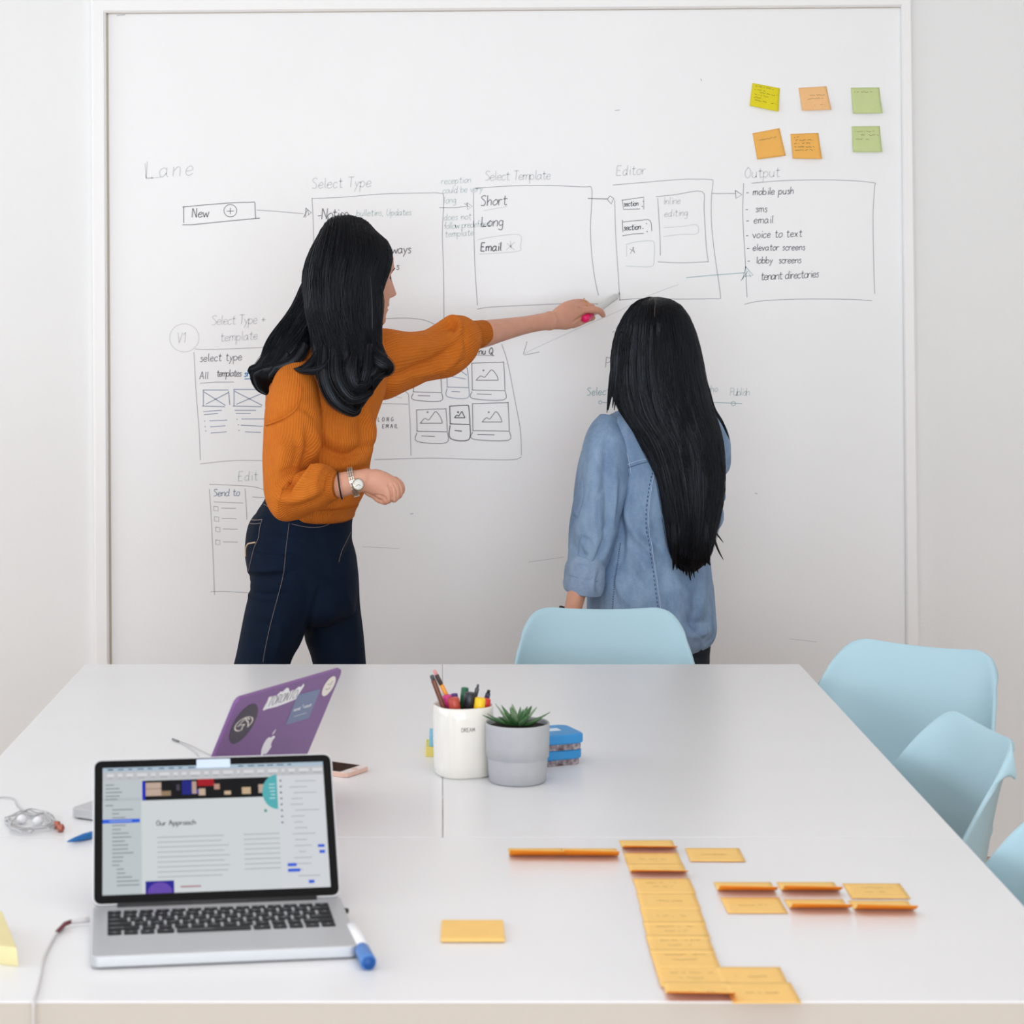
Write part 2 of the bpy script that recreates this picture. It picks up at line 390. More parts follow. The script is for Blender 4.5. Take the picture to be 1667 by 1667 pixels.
# ================================================================== WHITEBOARD
wb = thing('whiteboard', 'large framed white writing board covering the wall behind both women', 'whiteboard', (.15, WY, .2))
def W(px, py, off=.008): return P(px, py, WY-off)
oT = [(148, -2), (1484, -12), (1500, 1315), (156, 1325)]; iT = [(173, 22), (1466, 12), (1477, 1290), (180, 1300)]
bd = MB(); q = [W(*p, .006) for p in iT]; q2 = [W(*p, -.0) for p in iT]
bd.add(q+q2, [(0, 1, 2, 3), (0, 4, 5, 1), (1, 5, 6, 2), (2, 6, 7, 3), (3, 7, 4, 0)]); bd.build('board_surface', board_paint, wb, smooth=False)
for i, nm in enumerate(('top', 'right', 'bottom', 'left')):
    j = (i+1) % 4; D0 = .03; r = MB()
    def mixp(p, q_, t): return (p[0]+(q_[0]-p[0])*t, p[1]+(q_[1]-p[1])*t)
    A0, A1, B0, B1 = oT[i], oT[j], iT[j], iT[i]
    # moulding profile across the rail: outer edge, flat, inner bevel
    prof = [(0, 0), (0, .022), (.12, .026), (.80, .026), (.93, .022), (1, .014), (1, 0)]
    for t, d in prof:
        r.v.append(tuple(W(*mixp(A0, B1, t), d))); r.v.append(tuple(W(*mixp(A1, B0, t), d)))
    n = len(prof)
    r.f = [(2*k_, 2*k_+1, 2*k_+3, 2*k_+2) for k_ in range(n-1)]+[tuple(range(0, 2*n, 2)), tuple(range(1, 2*n, 2))[::-1]]
    r.m = [0]*len(r.f)
    r.build('frame_rail', frame_paint, wb, smooth=False)
cb = MB()
for (a, c, sx, sy) in ((iT[0], iT[3], 1, 0), (iT[0], iT[1], 0, 1)):
    wd = 3.4 if sx else 1.2
    cb.quad(W(a[0], a[1], .0066), W(a[0]+wd*sx, a[1]+wd*sy, .0066), W(c[0]+wd*sx, c[1]+wd*sy, .0066), W(c[0], c[1], .0066))
cb.build('frame_shade_line', shade_paint, wb, smooth=False)  # painted shade strip along the left and top rails

# ---------------------------------------------------------- stroke lettering
GL = {
'a': (11, "8,8 5,10 1,7 1,2 4,0 8,4|8,10 8,2 10,0"), 'b': (11, "1,18 1,0|1,6 5,10 9,6 7,1 1,1"), 'c': (9, "8,8 5,10 1,6 2,1 5,0 8,2"),
'd': (11, "8,8 5,10 1,6 2,1 5,0 8,3|9,18 8,2 10,0"), 'e': (10, "1,5 8,6 6,10 2,8 1,3 4,0 9,2"), 'f': (8, "8,16 5,18 4,14 4,0|1,10 7,10"),
'g': (10, "8,8 5,10 1,7 2,2 5,1 8,4|8,10 8,-4 5,-7 1,-5"), 'h': (10, "1,18 1,0|1,6 5,10 8,8 8,0"), 'i': (5, "3,10 3,0|3,14 3,15.5"),
'k': (9, "1,18 1,0|8,10 1,4 8,0"), 'l': (5, "2,18 2,2 4,0"), 'm': (14, "1,10 1,0|1,7 4,10 6,8 6,0|6,7 9,10 12,8 12,0"),
'n': (10, "1,10 1,0|1,6 5,10 8,8 8,0"), 'o': (10, "5,10 1,6 2,1 5,0 9,4 8,9 5,10"), 'p': (11, "1,10 1,-8|1,7 5,10 9,6 6,0 1,2"),
'q': (11, "8,8 5,10 1,6 3,1 8,3|8,10 8,-8"), 'r': (8, "1,10 1,0|1,6 4,10 7,9"), 's': (8, "7,9 4,10 2,8 6,4 5,0 1,1"),
't': (9, "4,16 4,2 6,0 8,1|1,11 8,11"), 'u': (10, "1,10 1,3 4,0 8,3|8,10 8,0"), 'v': (9, "0,10 4,0|4,0 8,10"), 'w': (13, "0,10 3,0|3,0 6,8|6,8 9,0|9,0 12,10"),
'x': (10, "1,10 8,0|8,10 1,0"), 'y': (9, "1,10 4,2|8,10 4,0 1,-7"), 'A': (12, "0,0 5,18|5,18 10,0|2,7 8,7"), 'C': (11, "9,15 5,18 1,11 2,3 6,0 9,3"),
'D': (12, "1,0 1,18|1,18 7,17 10,9 7,1 1,0"), 'E': (11, "9,18 1,18|1,18 1,0|1,0 9,0|1,9 7,9"), 'G': (12, "9,15 5,18 1,11 2,3 6,0 10,4|10,8 6,8|10,8 10,2"),
'I': (4, "2,18 2,0"), 'K': (11, "1,18 1,0|9,18 1,8|1,8 9,0"), 'L': (11, "1,18 1,0|1,0 9,0"), 'M': (14, "1,0 2,18|2,18 6,6|6,6 10,18|10,18 11,0"), 'N': (12, "1,0 1,18|1,18 9,0|9,0 9,18"),
'O': (12, "5,18 1,12 1,5 5,0 10,5 9,14 5,18"), 'P': (11, "1,0 1,18|1,18 7,17 9,13 6,9 1,9"), 'Q': (13, "5,18 1,12 1,5 5,0 10,5 9,14 5,18|6,5 11,-4"),
'R': (11, "1,0 1,18|1,18 7,17 8,12 1,9|4,9 9,0"), 'S': (11, "9,16 5,18 1,14 8,7 7,1 1,1"), 'T': (11, "5,18 5,0|0,18 10,18"), 'U': (12, "1,18 1,5 5,0 9,5 9,18"),
'V': (10, "0,18 4,0|4,0 9,18"), '1': (7, "1,14 4,18|4,18 4,0"), '-': (9, "1,6 7,6"), '+': (10, "1,7 9,7|5,11 5,3"), ',': (5, "3,1 2,-3"), '.': (5, "2,1 3,0"), ' ': (8, ""), '&': (10, "9,0 2,14 5,18 7,14 1,4 4,0 9,6"), 'H': (12, "1,18 1,0|9,18 9,0|1,9 9,9")}
def text2d(s, x, y, xh, slope=0, jit=.35, sp=1.0, slant=.08, R_=None):
    """stroke lettering -> list of 2D polylines, y grows down; (x, y) = baseline start"""
    R_ = R_ or random.Random(sum(map(ord, s))); k = xh/10; out = []; cx = 0
    for ch in s:
        adv, dsc = GL.get(ch, GL[' '])
        for pl in dsc.split('|'):
            if not pl: continue
            pts = [tuple(map(float, q_.split(','))) for q_ in pl.split()]
            pts = [(cx+a+R_.uniform(-jit, jit)+slant*c, c+R_.uniform(-jit, jit)) for a, c in pts]
            if len(pts) > 3: pts = [tuple(v) for v in cr(pts, 4)]
            out.append([(x+(a*k), y-c*k+(a*k)*slope) for a, c in pts])
        cx += adv*sp
    return out
def ribbons(polys, width, mp, taper=.0):
    """2D polylines -> flat quads through mp(x,y)->3D"""
    V = []; Fc = []
    for pl in polys:
        p = np.array(pl, float)
        if len(p) < 2: continue
        T = np.gradient(p, axis=0); l = np.linalg.norm(T, axis=1)[:, None]+1e-9; T /= l; Nn = np.stack([-T[:, 1], T[:, 0]], 1)*width/2
        n0 = len(V)
        for a, c in zip(p, Nn): V.append(mp(a[0]+c[0], a[1]+c[1])); V.append(mp(a[0]-c[0], a[1]-c[1]))
        for i in range(len(p)-1): Fc.append((n0+2*i, n0+2*i+1, n0+2*i+3, n0+2*i+2))
    return V, Fc
ink = mat('ink_grey', (146, 146, 152), .6); ink_dark = mat('ink_dark', (106, 106, 112), .6); ink_mid = mat('ink_mid', (180, 180, 186), .6)
ink_pale = mat('ink_pale', (208, 210, 213), .6); ink_teal = mat('ink_pale_teal', (200, 213, 213), .6); ink_blue = mat('ink_blue_grey', (150, 162, 184), .6)
ink_sky = mat('ink_blue', (92, 150, 200), .6); ink_teal2 = mat('ink_teal', (166, 192, 196), .6)
def wob(pts, a=.5, seed=1):
    R_ = random.Random(seed); pts = [(x+R_.uniform(-a, a), y_+R_.uniform(-a, a)) for x, y_ in pts]
    return [tuple(v) for v in cr(pts, 4)] if len(pts) > 2 else pts
NOFF = [0.0066]
def draw(label, items, name='marker_drawing'):
    """items: (kind, data, width, ink); one drawing on the board, its inks as materials of one mesh"""
    b = MB(); mats_ = []
    for polys, wd, m in items:
        if m not in mats_: mats_.append(m)
        V, Fc = ribbons(polys, wd, lambda x_, y_: W(x_, y_, NOFF[0])); b.add(V, Fc, mats_.index(m))
    b.build(name, mats_, wb, smooth=False, label=label)
def L(*pts, s=1): return wob(pts, .4, s) if len(pts) > 2 else list(pts)
T2 = text2d
draw('faded handwritten word Lane at the upper left', [(T2('Lane', 236, 290, 15, -.06, sp=1.35), 1.6, ink_pale), ([[(236, 266), (238, 291), (262, 288)]], 1.3, ink_pale)])
circ = lambda x, y_, rx, ry, n=22: [(x+rx*math.cos(2*pi*i/n), y_+ry*math.sin(2*pi*i/n)) for i in range(n+1)]
draw('grey boxed word New with a circled plus sign', [([[(297, 337), (340, 333), (380, 330), (415, 329)], [(299, 336), (299, 363)], [(297, 366), (312, 366), (370, 360), (423, 355)], [(415, 330), (416, 356)]], 1.5, ink),
     (T2('New', 312, 354, 8.2, -.03), 1.7, ink), ([circ(375, 343, 10.5, 10)], 1.3, ink), ([[(369, 344), (381, 343.5)], [(375, 338), (375, 349)]], 1.3, ink)])
draw('grey arrow from the word New to the notice box', [([[(418, 342), (450, 344), (494, 348)]], 1.2, ink_mid), ([[(498, 338), (497, 354), (507, 346), (498, 339)], [(494, 354), (501, 341), (503, 350)]], 1.2, ink)])
draw('outlined box headed Select Type with the word Notice', [([L((508, 323), (560, 321), (620, 316), (690, 314), (716, 315), (722, 322), (720, 380), (722, 440), (723, 518)), L((508, 322), (510, 370), (511, 440), (509, 520))], 1.2, ink_mid),
     (T2('Select Type', 507, 307, 9.5, -.03), 1.5, ink_pale), (T2('-Notice', 516, 357, 9.6, -.03, sp=.82), 1.7, ink), (T2(',bulletins, Updates', 577, 352, 6.0, -.02, sp=.95), 1.2, ink_teal),
     ([[(516, 389), (522, 388)]], 1.3, ink), (T2('takeaways', 598, 414, 8, -.03, sp=.98), 1.7, ink), (T2('s', 644.5, 439, 7.0), 1.5, ink)])
draw('pale teal side note and arrow between two boxes', [(T2('reception', 718, 300, 6, -.06), 1.1, ink_teal), (T2('could be very', 720, 315, 6, -.05, sp=.92), 1.1, ink_teal), (T2('long', 722, 331, 6, -.05), 1.1, ink_teal),
     (T2('does not', 722, 359, 6, -.05), 1.1, ink_teal), (T2('follow predefined', 722, 373, 6, -.06, sp=.82), 1.1, ink_teal), (T2('template', 724, 386, 6, -.06), 1.1, ink_teal),
     ([[(715, 338), (740, 338), (759, 336)], [(760, 330), (769, 336), (761, 341), (760, 330)], [(756, 331), (764, 337)]], 1.2, ink_mid)])
draw('outlined box headed Select Template listing Short, Long and Email', [([L((774, 306), (830, 303), (890, 302), (950, 304), (963, 306), (963, 330), (961, 370), (963, 410), (968, 450), (974, 481)), L((771, 312), (771, 360), (773, 430), (777, 497)), L((777, 503), (800, 500), (860, 497), (920, 494), (974, 495))], 1.25, ink_mid),
     (T2('Select Template', 789, 294, 8.5, -.02, sp=.88), 1.4, ink_pale), (T2('Short', 782, 335, 9.2, -.04), 1.6, ink), ([[(787, 343), (826, 336)]], .9, ink_pale), (T2('Long', 783, 369, 9, -.03), 1.6, ink),
     (T2('Email', 782, 409, 7.6, -.03), 1.7, ink_dark), ([L((778, 390), (800, 386), (845, 382), (847, 400), (845, 409), (810, 412), (780, 414))], 1.0, ink_pale), ([[(825, 396), (838, 407)], [(838, 394), (824, 407)], [(831, 392), (832, 405)]], 1.1, ink_pale)])
draw('grey arrow pointing right to the editor box', [([[(957, 323), (989, 324)]], 1.6, ink), ([[(989, 324), (993, 319), (999, 323), (995, 332), (989, 325)]], 1.3, ink)])
draw('outlined box headed Editor with section cards', [([L((998, 301), (1050, 297), (1110, 292), (1155, 292), (1161, 297), (1158, 320), (1158, 360), (1163, 410), (1172, 470), (1173, 487)), L((1001, 325), (1002, 380), (1006, 440), (1009, 489)), L((1008, 488), (1050, 486), (1100, 487), (1172, 486))], 1.2, ink_mid),
     (T2('Editor', 1003, 286, 9, -.05), 1.4, ink_pale), ([[(1012, 326), (1048, 321), (1048, 341)], [(1013, 325), (1015, 341), (1042, 340)]], 1.2, ink), (T2('section', 1015, 336, 4.6, -.05, sp=.85), 1.2, ink_dark),
     ([L((1013, 358), (1014, 378)), L((1014, 361), (1040, 359), (1058, 359), (1061, 376)), [(1013, 384), (1030, 381), (1048, 380)]], 1.2, ink), (T2('section', 1015, 375, 5.2, -.06, sp=.88), 1.3, ink_dark),
     ([[(1047, 327), (1048, 329)], [(1045, 335), (1046, 337)], [(1046, 371), (1047, 373)], [(1052, 363), (1053, 365)], [(1053, 376), (1054, 378)]], 1.4, ink),
     ([L((1019, 398), (1035, 394), (1060, 392), (1065, 398), (1065, 425), (1062, 433), (1050, 435), (1019, 433)), [(1020, 400), (1020, 418)]], 1.0, ink_teal), ([[(1025, 405), (1033, 410)], [(1032, 402), (1026, 413)], [(1030, 402), (1033, 412)]], 1.1, ink_mid),
     ([L((1071, 322), (1074, 380), (1075, 416)), L((1068, 320), (1100, 317), (1143, 312), (1146, 340), (1150, 400), (1153, 427)), L((1071, 426), (1110, 428), (1153, 426))], 1.3, ink_mid),
     (T2('Inline', 1080, 333, 6.5, -.05), 1.2, ink_pale), (T2('editing', 1081, 353, 6.5, -.05), 1.2, ink_pale), ([L((1081, 370), (1110, 369), (1134, 366), (1135, 380), (1110, 382), (1080, 385))], 1.0, ink_pale)])
draw('grey arrow pointing right to the output list', [([[(1159, 315), (1197, 315)]], 1.3, ink_mid), ([[(1197, 310), (1208, 317), (1198, 323), (1197, 310)]], 1.3, ink)])
draw('outlined box headed Output with a handwritten list of seven items', [([L((1224, 298), (1280, 294), (1360, 293), (1420, 297), (1424, 305), (1421, 350), (1422, 420), (1424, 478)), L((1211, 298), (1209, 350), (1213, 420), (1216, 484)), L((1212, 495), (1240, 490), (1300, 487), (1380, 487), (1420, 490))], 1.25, ink_mid),
     (T2('Output', 1212, 290, 9.5, -.04), 1.5, ink_pale), (T2('- mobile push', 1214, 318, 6.6, -.03), 1.5, ink), (T2('-  sms', 1213, 345, 6.6), 1.4, ink), (T2('- email', 1214, 364, 7, -.02, sp=1.05), 1.4, ink),
     (T2('- voice to text', 1213, 388, 7, -.03), 1.4, ink), (T2('- elevator screens', 1215, 408, 6, -.01), 1.4, ink), (T2('-  lobby  screens', 1216, 429, 6.2, -.01, sp=.95), 1.4, ink), (T2('tenant directories', 1238, 456, 7.2, -.05, sp=.82), 1.4, ink)])
draw('teal arrow running into the output list', [([[(1117, 452), (1160, 448), (1212, 444)], [(1214, 434), (1226, 448), (1212, 450)], [(1214, 434), (1209, 455)], [(1206, 457), (1218, 441), (1222, 451)]], 1.3, ink_teal2)])
draw('faded circled V1 at the left', [([circ(300, 550, 24, 23)], 1.1, ink_pale), (T2('V1', 288, 558, 9, -.03), 1.2, ink_pale)])
draw('faded heading Select Type and template', [(T2('Select Type +', 344, 529, 8.5, -.03, sp=.85), 1.3, ink_pale), (T2('template', 358, 556, 8.2, -.06, sp=.95), 1.3, ink_pale)])
imgbox = lambda x0, y0, x1, y1: [[(x0, y0), (x1, y0)], [(x1, y0+2), (x1+2, y1-2)], [(x0-1, y1), (x1-6, y1+1)], [(x0+1, y0), (x0+1, y1)], [(x0+2, y0+3), (x1-5, y1-1)], [(x1, y0+4), (x0+5, y1-3)]]
draw('left wireframe panel headed select type with crossed picture boxes', [([L((318, 568), (350, 569), (420, 566), (452, 565)), L((316, 573), (319, 640), (324, 700), (326, 749)), L((326, 755), (380, 750), (440, 750), (520, 750))], 1.1, ink_mid),
     (T2('select type', 325, 589, 7.2, -.04, sp=.98), 1.3, ink), (T2('All', 325, 617, 6.6), 1.3, ink), (T2('templates', 352, 613, 6.2, -.01, sp=.75), 1.4, ink), (T2('short', 397, 613, 6, -.01), 1.6, ink_sky), ([[(398, 617), (422, 616)]], 1.6, ink_sky),
     ([[(325, 624), (350, 622), (381, 622)]], 1.2, ink_mid), (imgbox(330, 635, 372, 661)+imgbox(380, 634, 432, 661), 1.4, ink_blue),
     ([[(331, 670), (361, 668)], [(332, 675), (355, 673)], [(382, 668), (417, 668)], [(384, 673), (408, 673)], [(341, 685), (370, 684)], [(342, 695), (367, 693)], [(343, 705), (369, 703)], [(393, 682), (430, 682)], [(392, 692), (428, 694)], [(399, 703), (425, 704)],
       [(332, 685), (334, 686)], [(333, 694), (335, 695)], [(334, 701), (336, 702)], [(385, 682), (387, 683)], [(387, 691), (389, 692)], [(388, 700), (390, 701)]], 1.3, ink_blue)])
draw('faded heading Edit above the send to panel', [(T2('Edit', 387, 783, 8.5, -.04, sp=1.1), 1.4, ink_teal)])
sqs = []
for i, (x_, y_) in enumerate(((348, 824), (349, 841), (351, 858), (351, 879))):
    sqs += [[(x_, y_), (x_+7, y_+1), (x_+7, y_+8), (x_, y_+7), (x_, y_)], [(x_+12, y_+3), (x_+36, y_+3.5)]]
draw('narrow wireframe panel headed Send to with four tick boxes', [([L((341, 788), (375, 790), (410, 792), (430, 797)), L((341, 796), (344, 850), (347, 910), (349, 968)), L((343, 963), (365, 963), (405, 965)), L((399, 795), (401, 830), (402, 846)), [(411, 809), (430, 810)], [(348, 817), (396, 819)]], 1.1, ink_mid),
     (T2('Send to', 347, 808, 6.6, -.02, sp=.95), 1.3, ink_blue), (sqs, 1.1, ink_mid)])
mnt = lambda x0, y0, x1, y1: [wob([(x0, y1), (x0+(x1-x0)*.2, y0+(y1-y0)*.6), (x0+(x1-x0)*.38, y0+(y1-y0)*.72), (x0+(x1-x0)*.55, y0+(y1-y0)*.3), (x0+(x1-x0)*.72, y0+(y1-y0)*.02), (x1-3, y0+(y1-y0)*.5), (x1, y1)], .3), [(x0, y1), (x1, y1)], circ(x0+(x1-x0)*.33, y0+1, 1, 1, 6)]
def card(x0, y0, x1, y1, f): return [L((x0, y0), (x1-7, y0-1), (x1-2, y0+2), (x1, y1)), [(x0, y0), (x0+1, y1)], [(x0, y1), (x1, y1+1)], L((x0+1, y1+2), (x0+1, y1+f), (x1-2, y1+f+2), (x1, y1+1)), [(x0+8, y1+f*.45), (x0+(x1-x0)*.6, y1+f*.5)]]
draw('right wireframe panel of picture cards with the words Long Email', [([L((616, 519), (660, 518), (690, 521), (708, 528)), L((817, 560), (826, 590), (838, 650), (847, 700), (849, 742)), L((610, 748), (700, 746), (780, 748), (835, 748), (849, 744)), [(665, 641), (668, 700), (669, 742)], [(622, 657), (664, 658)], L((640, 630), (655, 634), (665, 642))], 1.2, ink_mid),
     (T2('nu Q', 779, 577, 6, -.02), 1.5, ink_dark), ([[(770, 578), (805, 579)]], 1.3, ink_mid), (T2('LONG', 615, 686, 3.6, -.02, sp=1.7), 1.2, ink), (T2('EMAIL', 622, 697, 3.6, -.01, sp=1.5), 1.2, ink),
     (card(672, 608, 719, 638, 13)+card(768, 591, 822, 635, 14)+mnt(775, 602, 811, 619), 1.3, ink), (card(727, 600, 763, 630, 16)+[[(730, 612), (758, 617)], [(745, 600), (760, 611)]], 1.2, ink_blue),
     (card(678, 667, 728, 702, 17)+mnt(684, 670, 720, 689)+card(769, 657, 829, 701, 14)+mnt(785, 670, 817, 687), 1.3, ink), (card(732, 661, 765, 690, 24)+mnt(740, 670, 757, 680), 1.6, ink_dark)])
draw('long faint diagonal line and small arrow in the board centre', [([L((1105, 463), (1060, 480), (1010, 505), (940, 535), (853, 576))], .9, ink_pale), ([[(858, 556), (852, 577)], [(853, 578), (878, 573)]], 1.2, ink_mid)])
draw('pale handwritten letter P left of the long hair', [(T2('P', 985, 598, 9), 1.3, ink_mid)])
draw('pale timeline marked with Select and Publish', [(T2('Select', 955, 644, 7, -.04), 1.3, ink_teal2), (T2('who', 1149, 638, 6, -.02), 1.2, ink_teal), (T2('Publish', 1188, 644, 7, .0, sp=.75), 1.2, ink_teal),
     ([circ(977, 655, 2.5, 2.5, 8), [(980, 655), (990, 656)], [(1160, 655), (1208, 657)], circ(1194, 657, 3.5, 3.5, 8)], 1.1, ink_teal2)])
draw('stray marker dots and smudges', [([[(1141, 128), (1142, 132)], [(1001, 180), (1009, 179)], [(1229, 803), (1233, 804)], [(997, 541), (1001, 539)], [(668, 837), (673, 836)], [(1007, 476), (1009, 479)], [(190, 25), (204, 24)]], 1.3, ink_mid), ([[(590, 890), (650, 893)], [(860, 915), (918, 907)], [(1285, 1040), (1330, 1045)], [(640, 645), (655, 648)]], 1.0, ink_pale)], 'marker_smudges')
bpy.data.objects['marker_smudges']['kind'] = 'stuff'

# ================================================================== STICKY NOTES
def paper(name, rgb, tr, tint): return mat(name, rgb, .75, spec=.15, trans=tr, tint=tint, noise=(40, .6, tuple(int(c*.975) for c in rgb)))
n_yel = paper('note_yellow', (240, 226, 50), .12, (236, 214, 30)); n_or1 = paper('note_apricot', (255, 206, 146), .12, (250, 180, 100)); n_or2 = paper('note_orange', (255, 196, 104), .12, (250, 160, 60))
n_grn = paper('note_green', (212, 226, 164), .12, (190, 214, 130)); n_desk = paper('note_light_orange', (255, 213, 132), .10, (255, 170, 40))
n_desk_glow = paper('note_underside_glow', (255, 164, 50), .25, (255, 140, 10))  # light glowing through the paper, painted as a stronger orange underside
pencil_ink = mat('note_pencil', (150, 128, 88), .7); pencil_dark = mat('note_ink', (96, 84, 48), .7)
def note(name, S, m, label, group, lines, inkm, seed):
    """S(u,v)->Vector, v=0 is the glued edge. A bent sheet with its handwriting as a part."""
    n = 10; b = MB(); nrm = []
    G = [[S(i/n, j/n) for i in range(n+1)] for j in range(n+1)]
    v = [p for r in G for p in r]; f = [(j*(n+1)+i, j*(n+1)+i+1, (j+1)*(n+1)+i+1, (j+1)*(n+1)+i) for j in range(n) for i in range(n)]
    root = thing(name, label, 'sticky note', tuple(S(.5, .0)), 0, group)
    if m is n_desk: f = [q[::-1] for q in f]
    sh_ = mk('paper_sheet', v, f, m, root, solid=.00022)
    if m is n_desk: sh_.data.materials.append(n_desk_glow); sh_.modifiers[0].material_offset = 1
    if lines:
        R_ = random.Random(seed); polys = []
        for (u0, v0, u1) in lines:
            x = u0; pl = []
            while x < u1:
                if R_.random() < .14 and pl:
                    polys.append(pl); pl = []; x += .035
                pl.append((x, v0+R_.uniform(-.028, .028))); x += .022
            polys.append(pl)
        nS = (S(.5, .1)-S(.5, 0)).cross(S(.6, 0)-S(.5, 0)).normalized()
        if nS.z < -.5 or nS.y > .5: nS = -nS
        V, Fc = ribbons([p for p in polys if len(p) > 1], .014, lambda a, c: S(a, c)+nS*.0007)
        mk('handwriting', V, Fc, inkm, root, smooth=False)
    return root
def wall_note(q, m, label, lines, lift, seed, inkm=pencil_ink):
    a, b_, c, d = [W(*p, .0075) for p in q]      # TL TR BR BL
    def S(u, v):
        t = a.lerp(b_, u); bo = d.lerp(c, u); p = t.lerp(bo, v); return p+Vector((0, -lift*(v**2.2)*(.55+.45*u), 0))
    note('sticky_note', S, m, label, 'sticky notes on the board', lines, inkm, seed)
wall_note([(1225, 135), (1269.6, 143.7), (1266.4, 182.4), (1220, 172.5)], n_yel, 'yellow sticky note at the top left of the six on the board', [(.12, .1, .8), (.1, .24, .5), (.3, .34, .95), (.12, .46, .7), (.1, .58, .4), (.15, .7, .9)], .014, 1, pencil_dark)
wall_note([(1300, 143), (1345.6, 140.5), (1352, 179), (1305.5, 180.5)], n_or1, 'pale apricot sticky note between the yellow and green notes on the board', [(.3, .35, .9), (.25, .5, .8), (.4, .78, .95)], .016, 2)
wall_note([(1385, 142.7), (1431.5, 142.3), (1435, 185), (1388.4, 185.5)], n_grn, 'upper green sticky note near the board frame', [(.1, .17, .28), (.35, .17, .75)], .017, 3)
wall_note([(1225, 217), (1269, 208.5), (1278.6, 253.5), (1232.7, 259.8)], n_or2, 'tilted orange sticky note below the yellow one on the board', [(.12, .3, .85)], .006, 4)
wall_note([(1286.7, 218), (1332.4, 216.5), (1337, 259.2), (1290.3, 258.4)], n_or2, 'upright orange sticky note beside the tilted orange one on the board', [(.12, .13, .3), (.1, .26, .85), (.1, .38, .7), (.1, .52, .82), (.1, .65, .8)], .014, 5, pencil_dark)
wall_note([(1386.6, 205.6), (1432.3, 205.3), (1434.6, 248), (1388, 248)], n_grn, 'lower green sticky note with faint writing near the board frame', [(.1, .2, .85), (.3, .34, .95), (.12, .5, .6)], .016, 6)
desk_notes = [
 (827, 1381, 1.0, .0148, 'left half of the pair of curled orange notes on the table', 0),
 (915, 1381, 1.0, .0148, 'right half of the pair of curled orange notes on the table', 0),
 (1007.5, 1368, 1, .010, 'topmost orange note of the long column on the table', 1),
 (1115, 1380.5, 1, .0004, 'flat orange note alone to the right of the column top', 1),
 (1015, 1388, 1, .0004, 'second orange note down the long column on the table', 1),
 (1021, 1406, 1, .010, 'third orange note down the column with a raised near edge', 1),
 (1029.5, 1430, 1, .0004, 'orange note just below the raised one in the column', 2),
 (1036, 1454, 1, .0004, 'fifth orange note down the column, overlapping its neighbours', 1),
 (1041.5, 1478, 1, .0004, 'sixth orange note down the column with one short word', 1),
 (1046, 1500, 1, .0004, 'seventh orange note down the column with two faint lines', 2),
 (1050.5, 1522, 1, .0004, 'eighth orange note down the column with a dark dot', 2),
 (1057, 1545, 1, .0004, 'ninth orange note down the column, just above the wide foot', 2),
 (1066, 1574, 1, .0004, 'upper left orange note of the four at the column foot', 2),
 (1163, 1574, 1, .0004, 'upper right orange note of the four at the column foot', 1),
 (1078, 1598, 1, .011, 'lower left orange note of the four, curled at the table front', 1),
 (1178, 1600, 1, .0004, 'lower right orange note of the four at the column foot', 1),
 (1161.6, 1436, 1, .0138, 'curled orange note, upper left of the group of six', 0),
 (1264, 1436, 1, .0138, 'curled orange note, upper middle of the group of six', 0),
 (1371, 1438, 1, .0004, 'flat orange note with writing, upper right of the group of six', 2),
 (1172.5, 1461, 1, .0004, 'flat orange note, lower left of the group of six', 1),
 (1276, 1464, 1, .0138, 'curled orange note, lower middle of the group of six', 0),
 (1381, 1466, 1, .0142, 'curled orange note, lower right of the group of six', 0)]
for i, (px, py, s, lift, lab, wr) in enumerate(desk_notes):
    z0 = .7404+(.0006*(i % 2) if i < 4 else .00028*(i-4)+.0002 if i < 16 else .0004)
    a = PT(px, py, z0); rz = (random.Random(i).random()-.5)*.03
    def S(u, v, a=a, rz=rz, lift=lift, z0=z0):
        x, y_ = u*.076, -v*.076; cz = lift*max(0, (v-.5)/.5)**1.6*(1.06-.12*u)
        yy = y_+ (0.25*lift*v*v)
        return Vector((a.x+x*math.cos(rz)-yy*math.sin(rz), a.y+x*math.sin(rz)+yy*math.cos(rz), z0+cz))
    lines = [] if wr == 0 else ([(.25, .5, .75)] if wr == 1 else [(.2, .32, .85), (.3, .58, .7)])
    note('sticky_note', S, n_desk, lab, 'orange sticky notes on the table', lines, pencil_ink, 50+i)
pad_t = thing('sticky_note_pad', 'thin orange pad of sticky notes alone between laptop and note column', 'note pad', tuple(PT(770, 1534, .74)))
q = [PT(717.5, 1534, .741), PT(822, 1534, .741), PT(819, 1503, .741), PT(719, 1503, .741)]
V = [p.copy() for p in q]+[p+Vector((0, 0, .0045)) for p in q]
mk('pad_sheets', V, [(0, 3, 2, 1), (4, 5, 6, 7), (0, 1, 5, 4), (1, 2, 6, 5), (2, 3, 7, 6), (3, 0, 4, 7)], n_desk, pad_t, smooth=False, bevel=.0008)

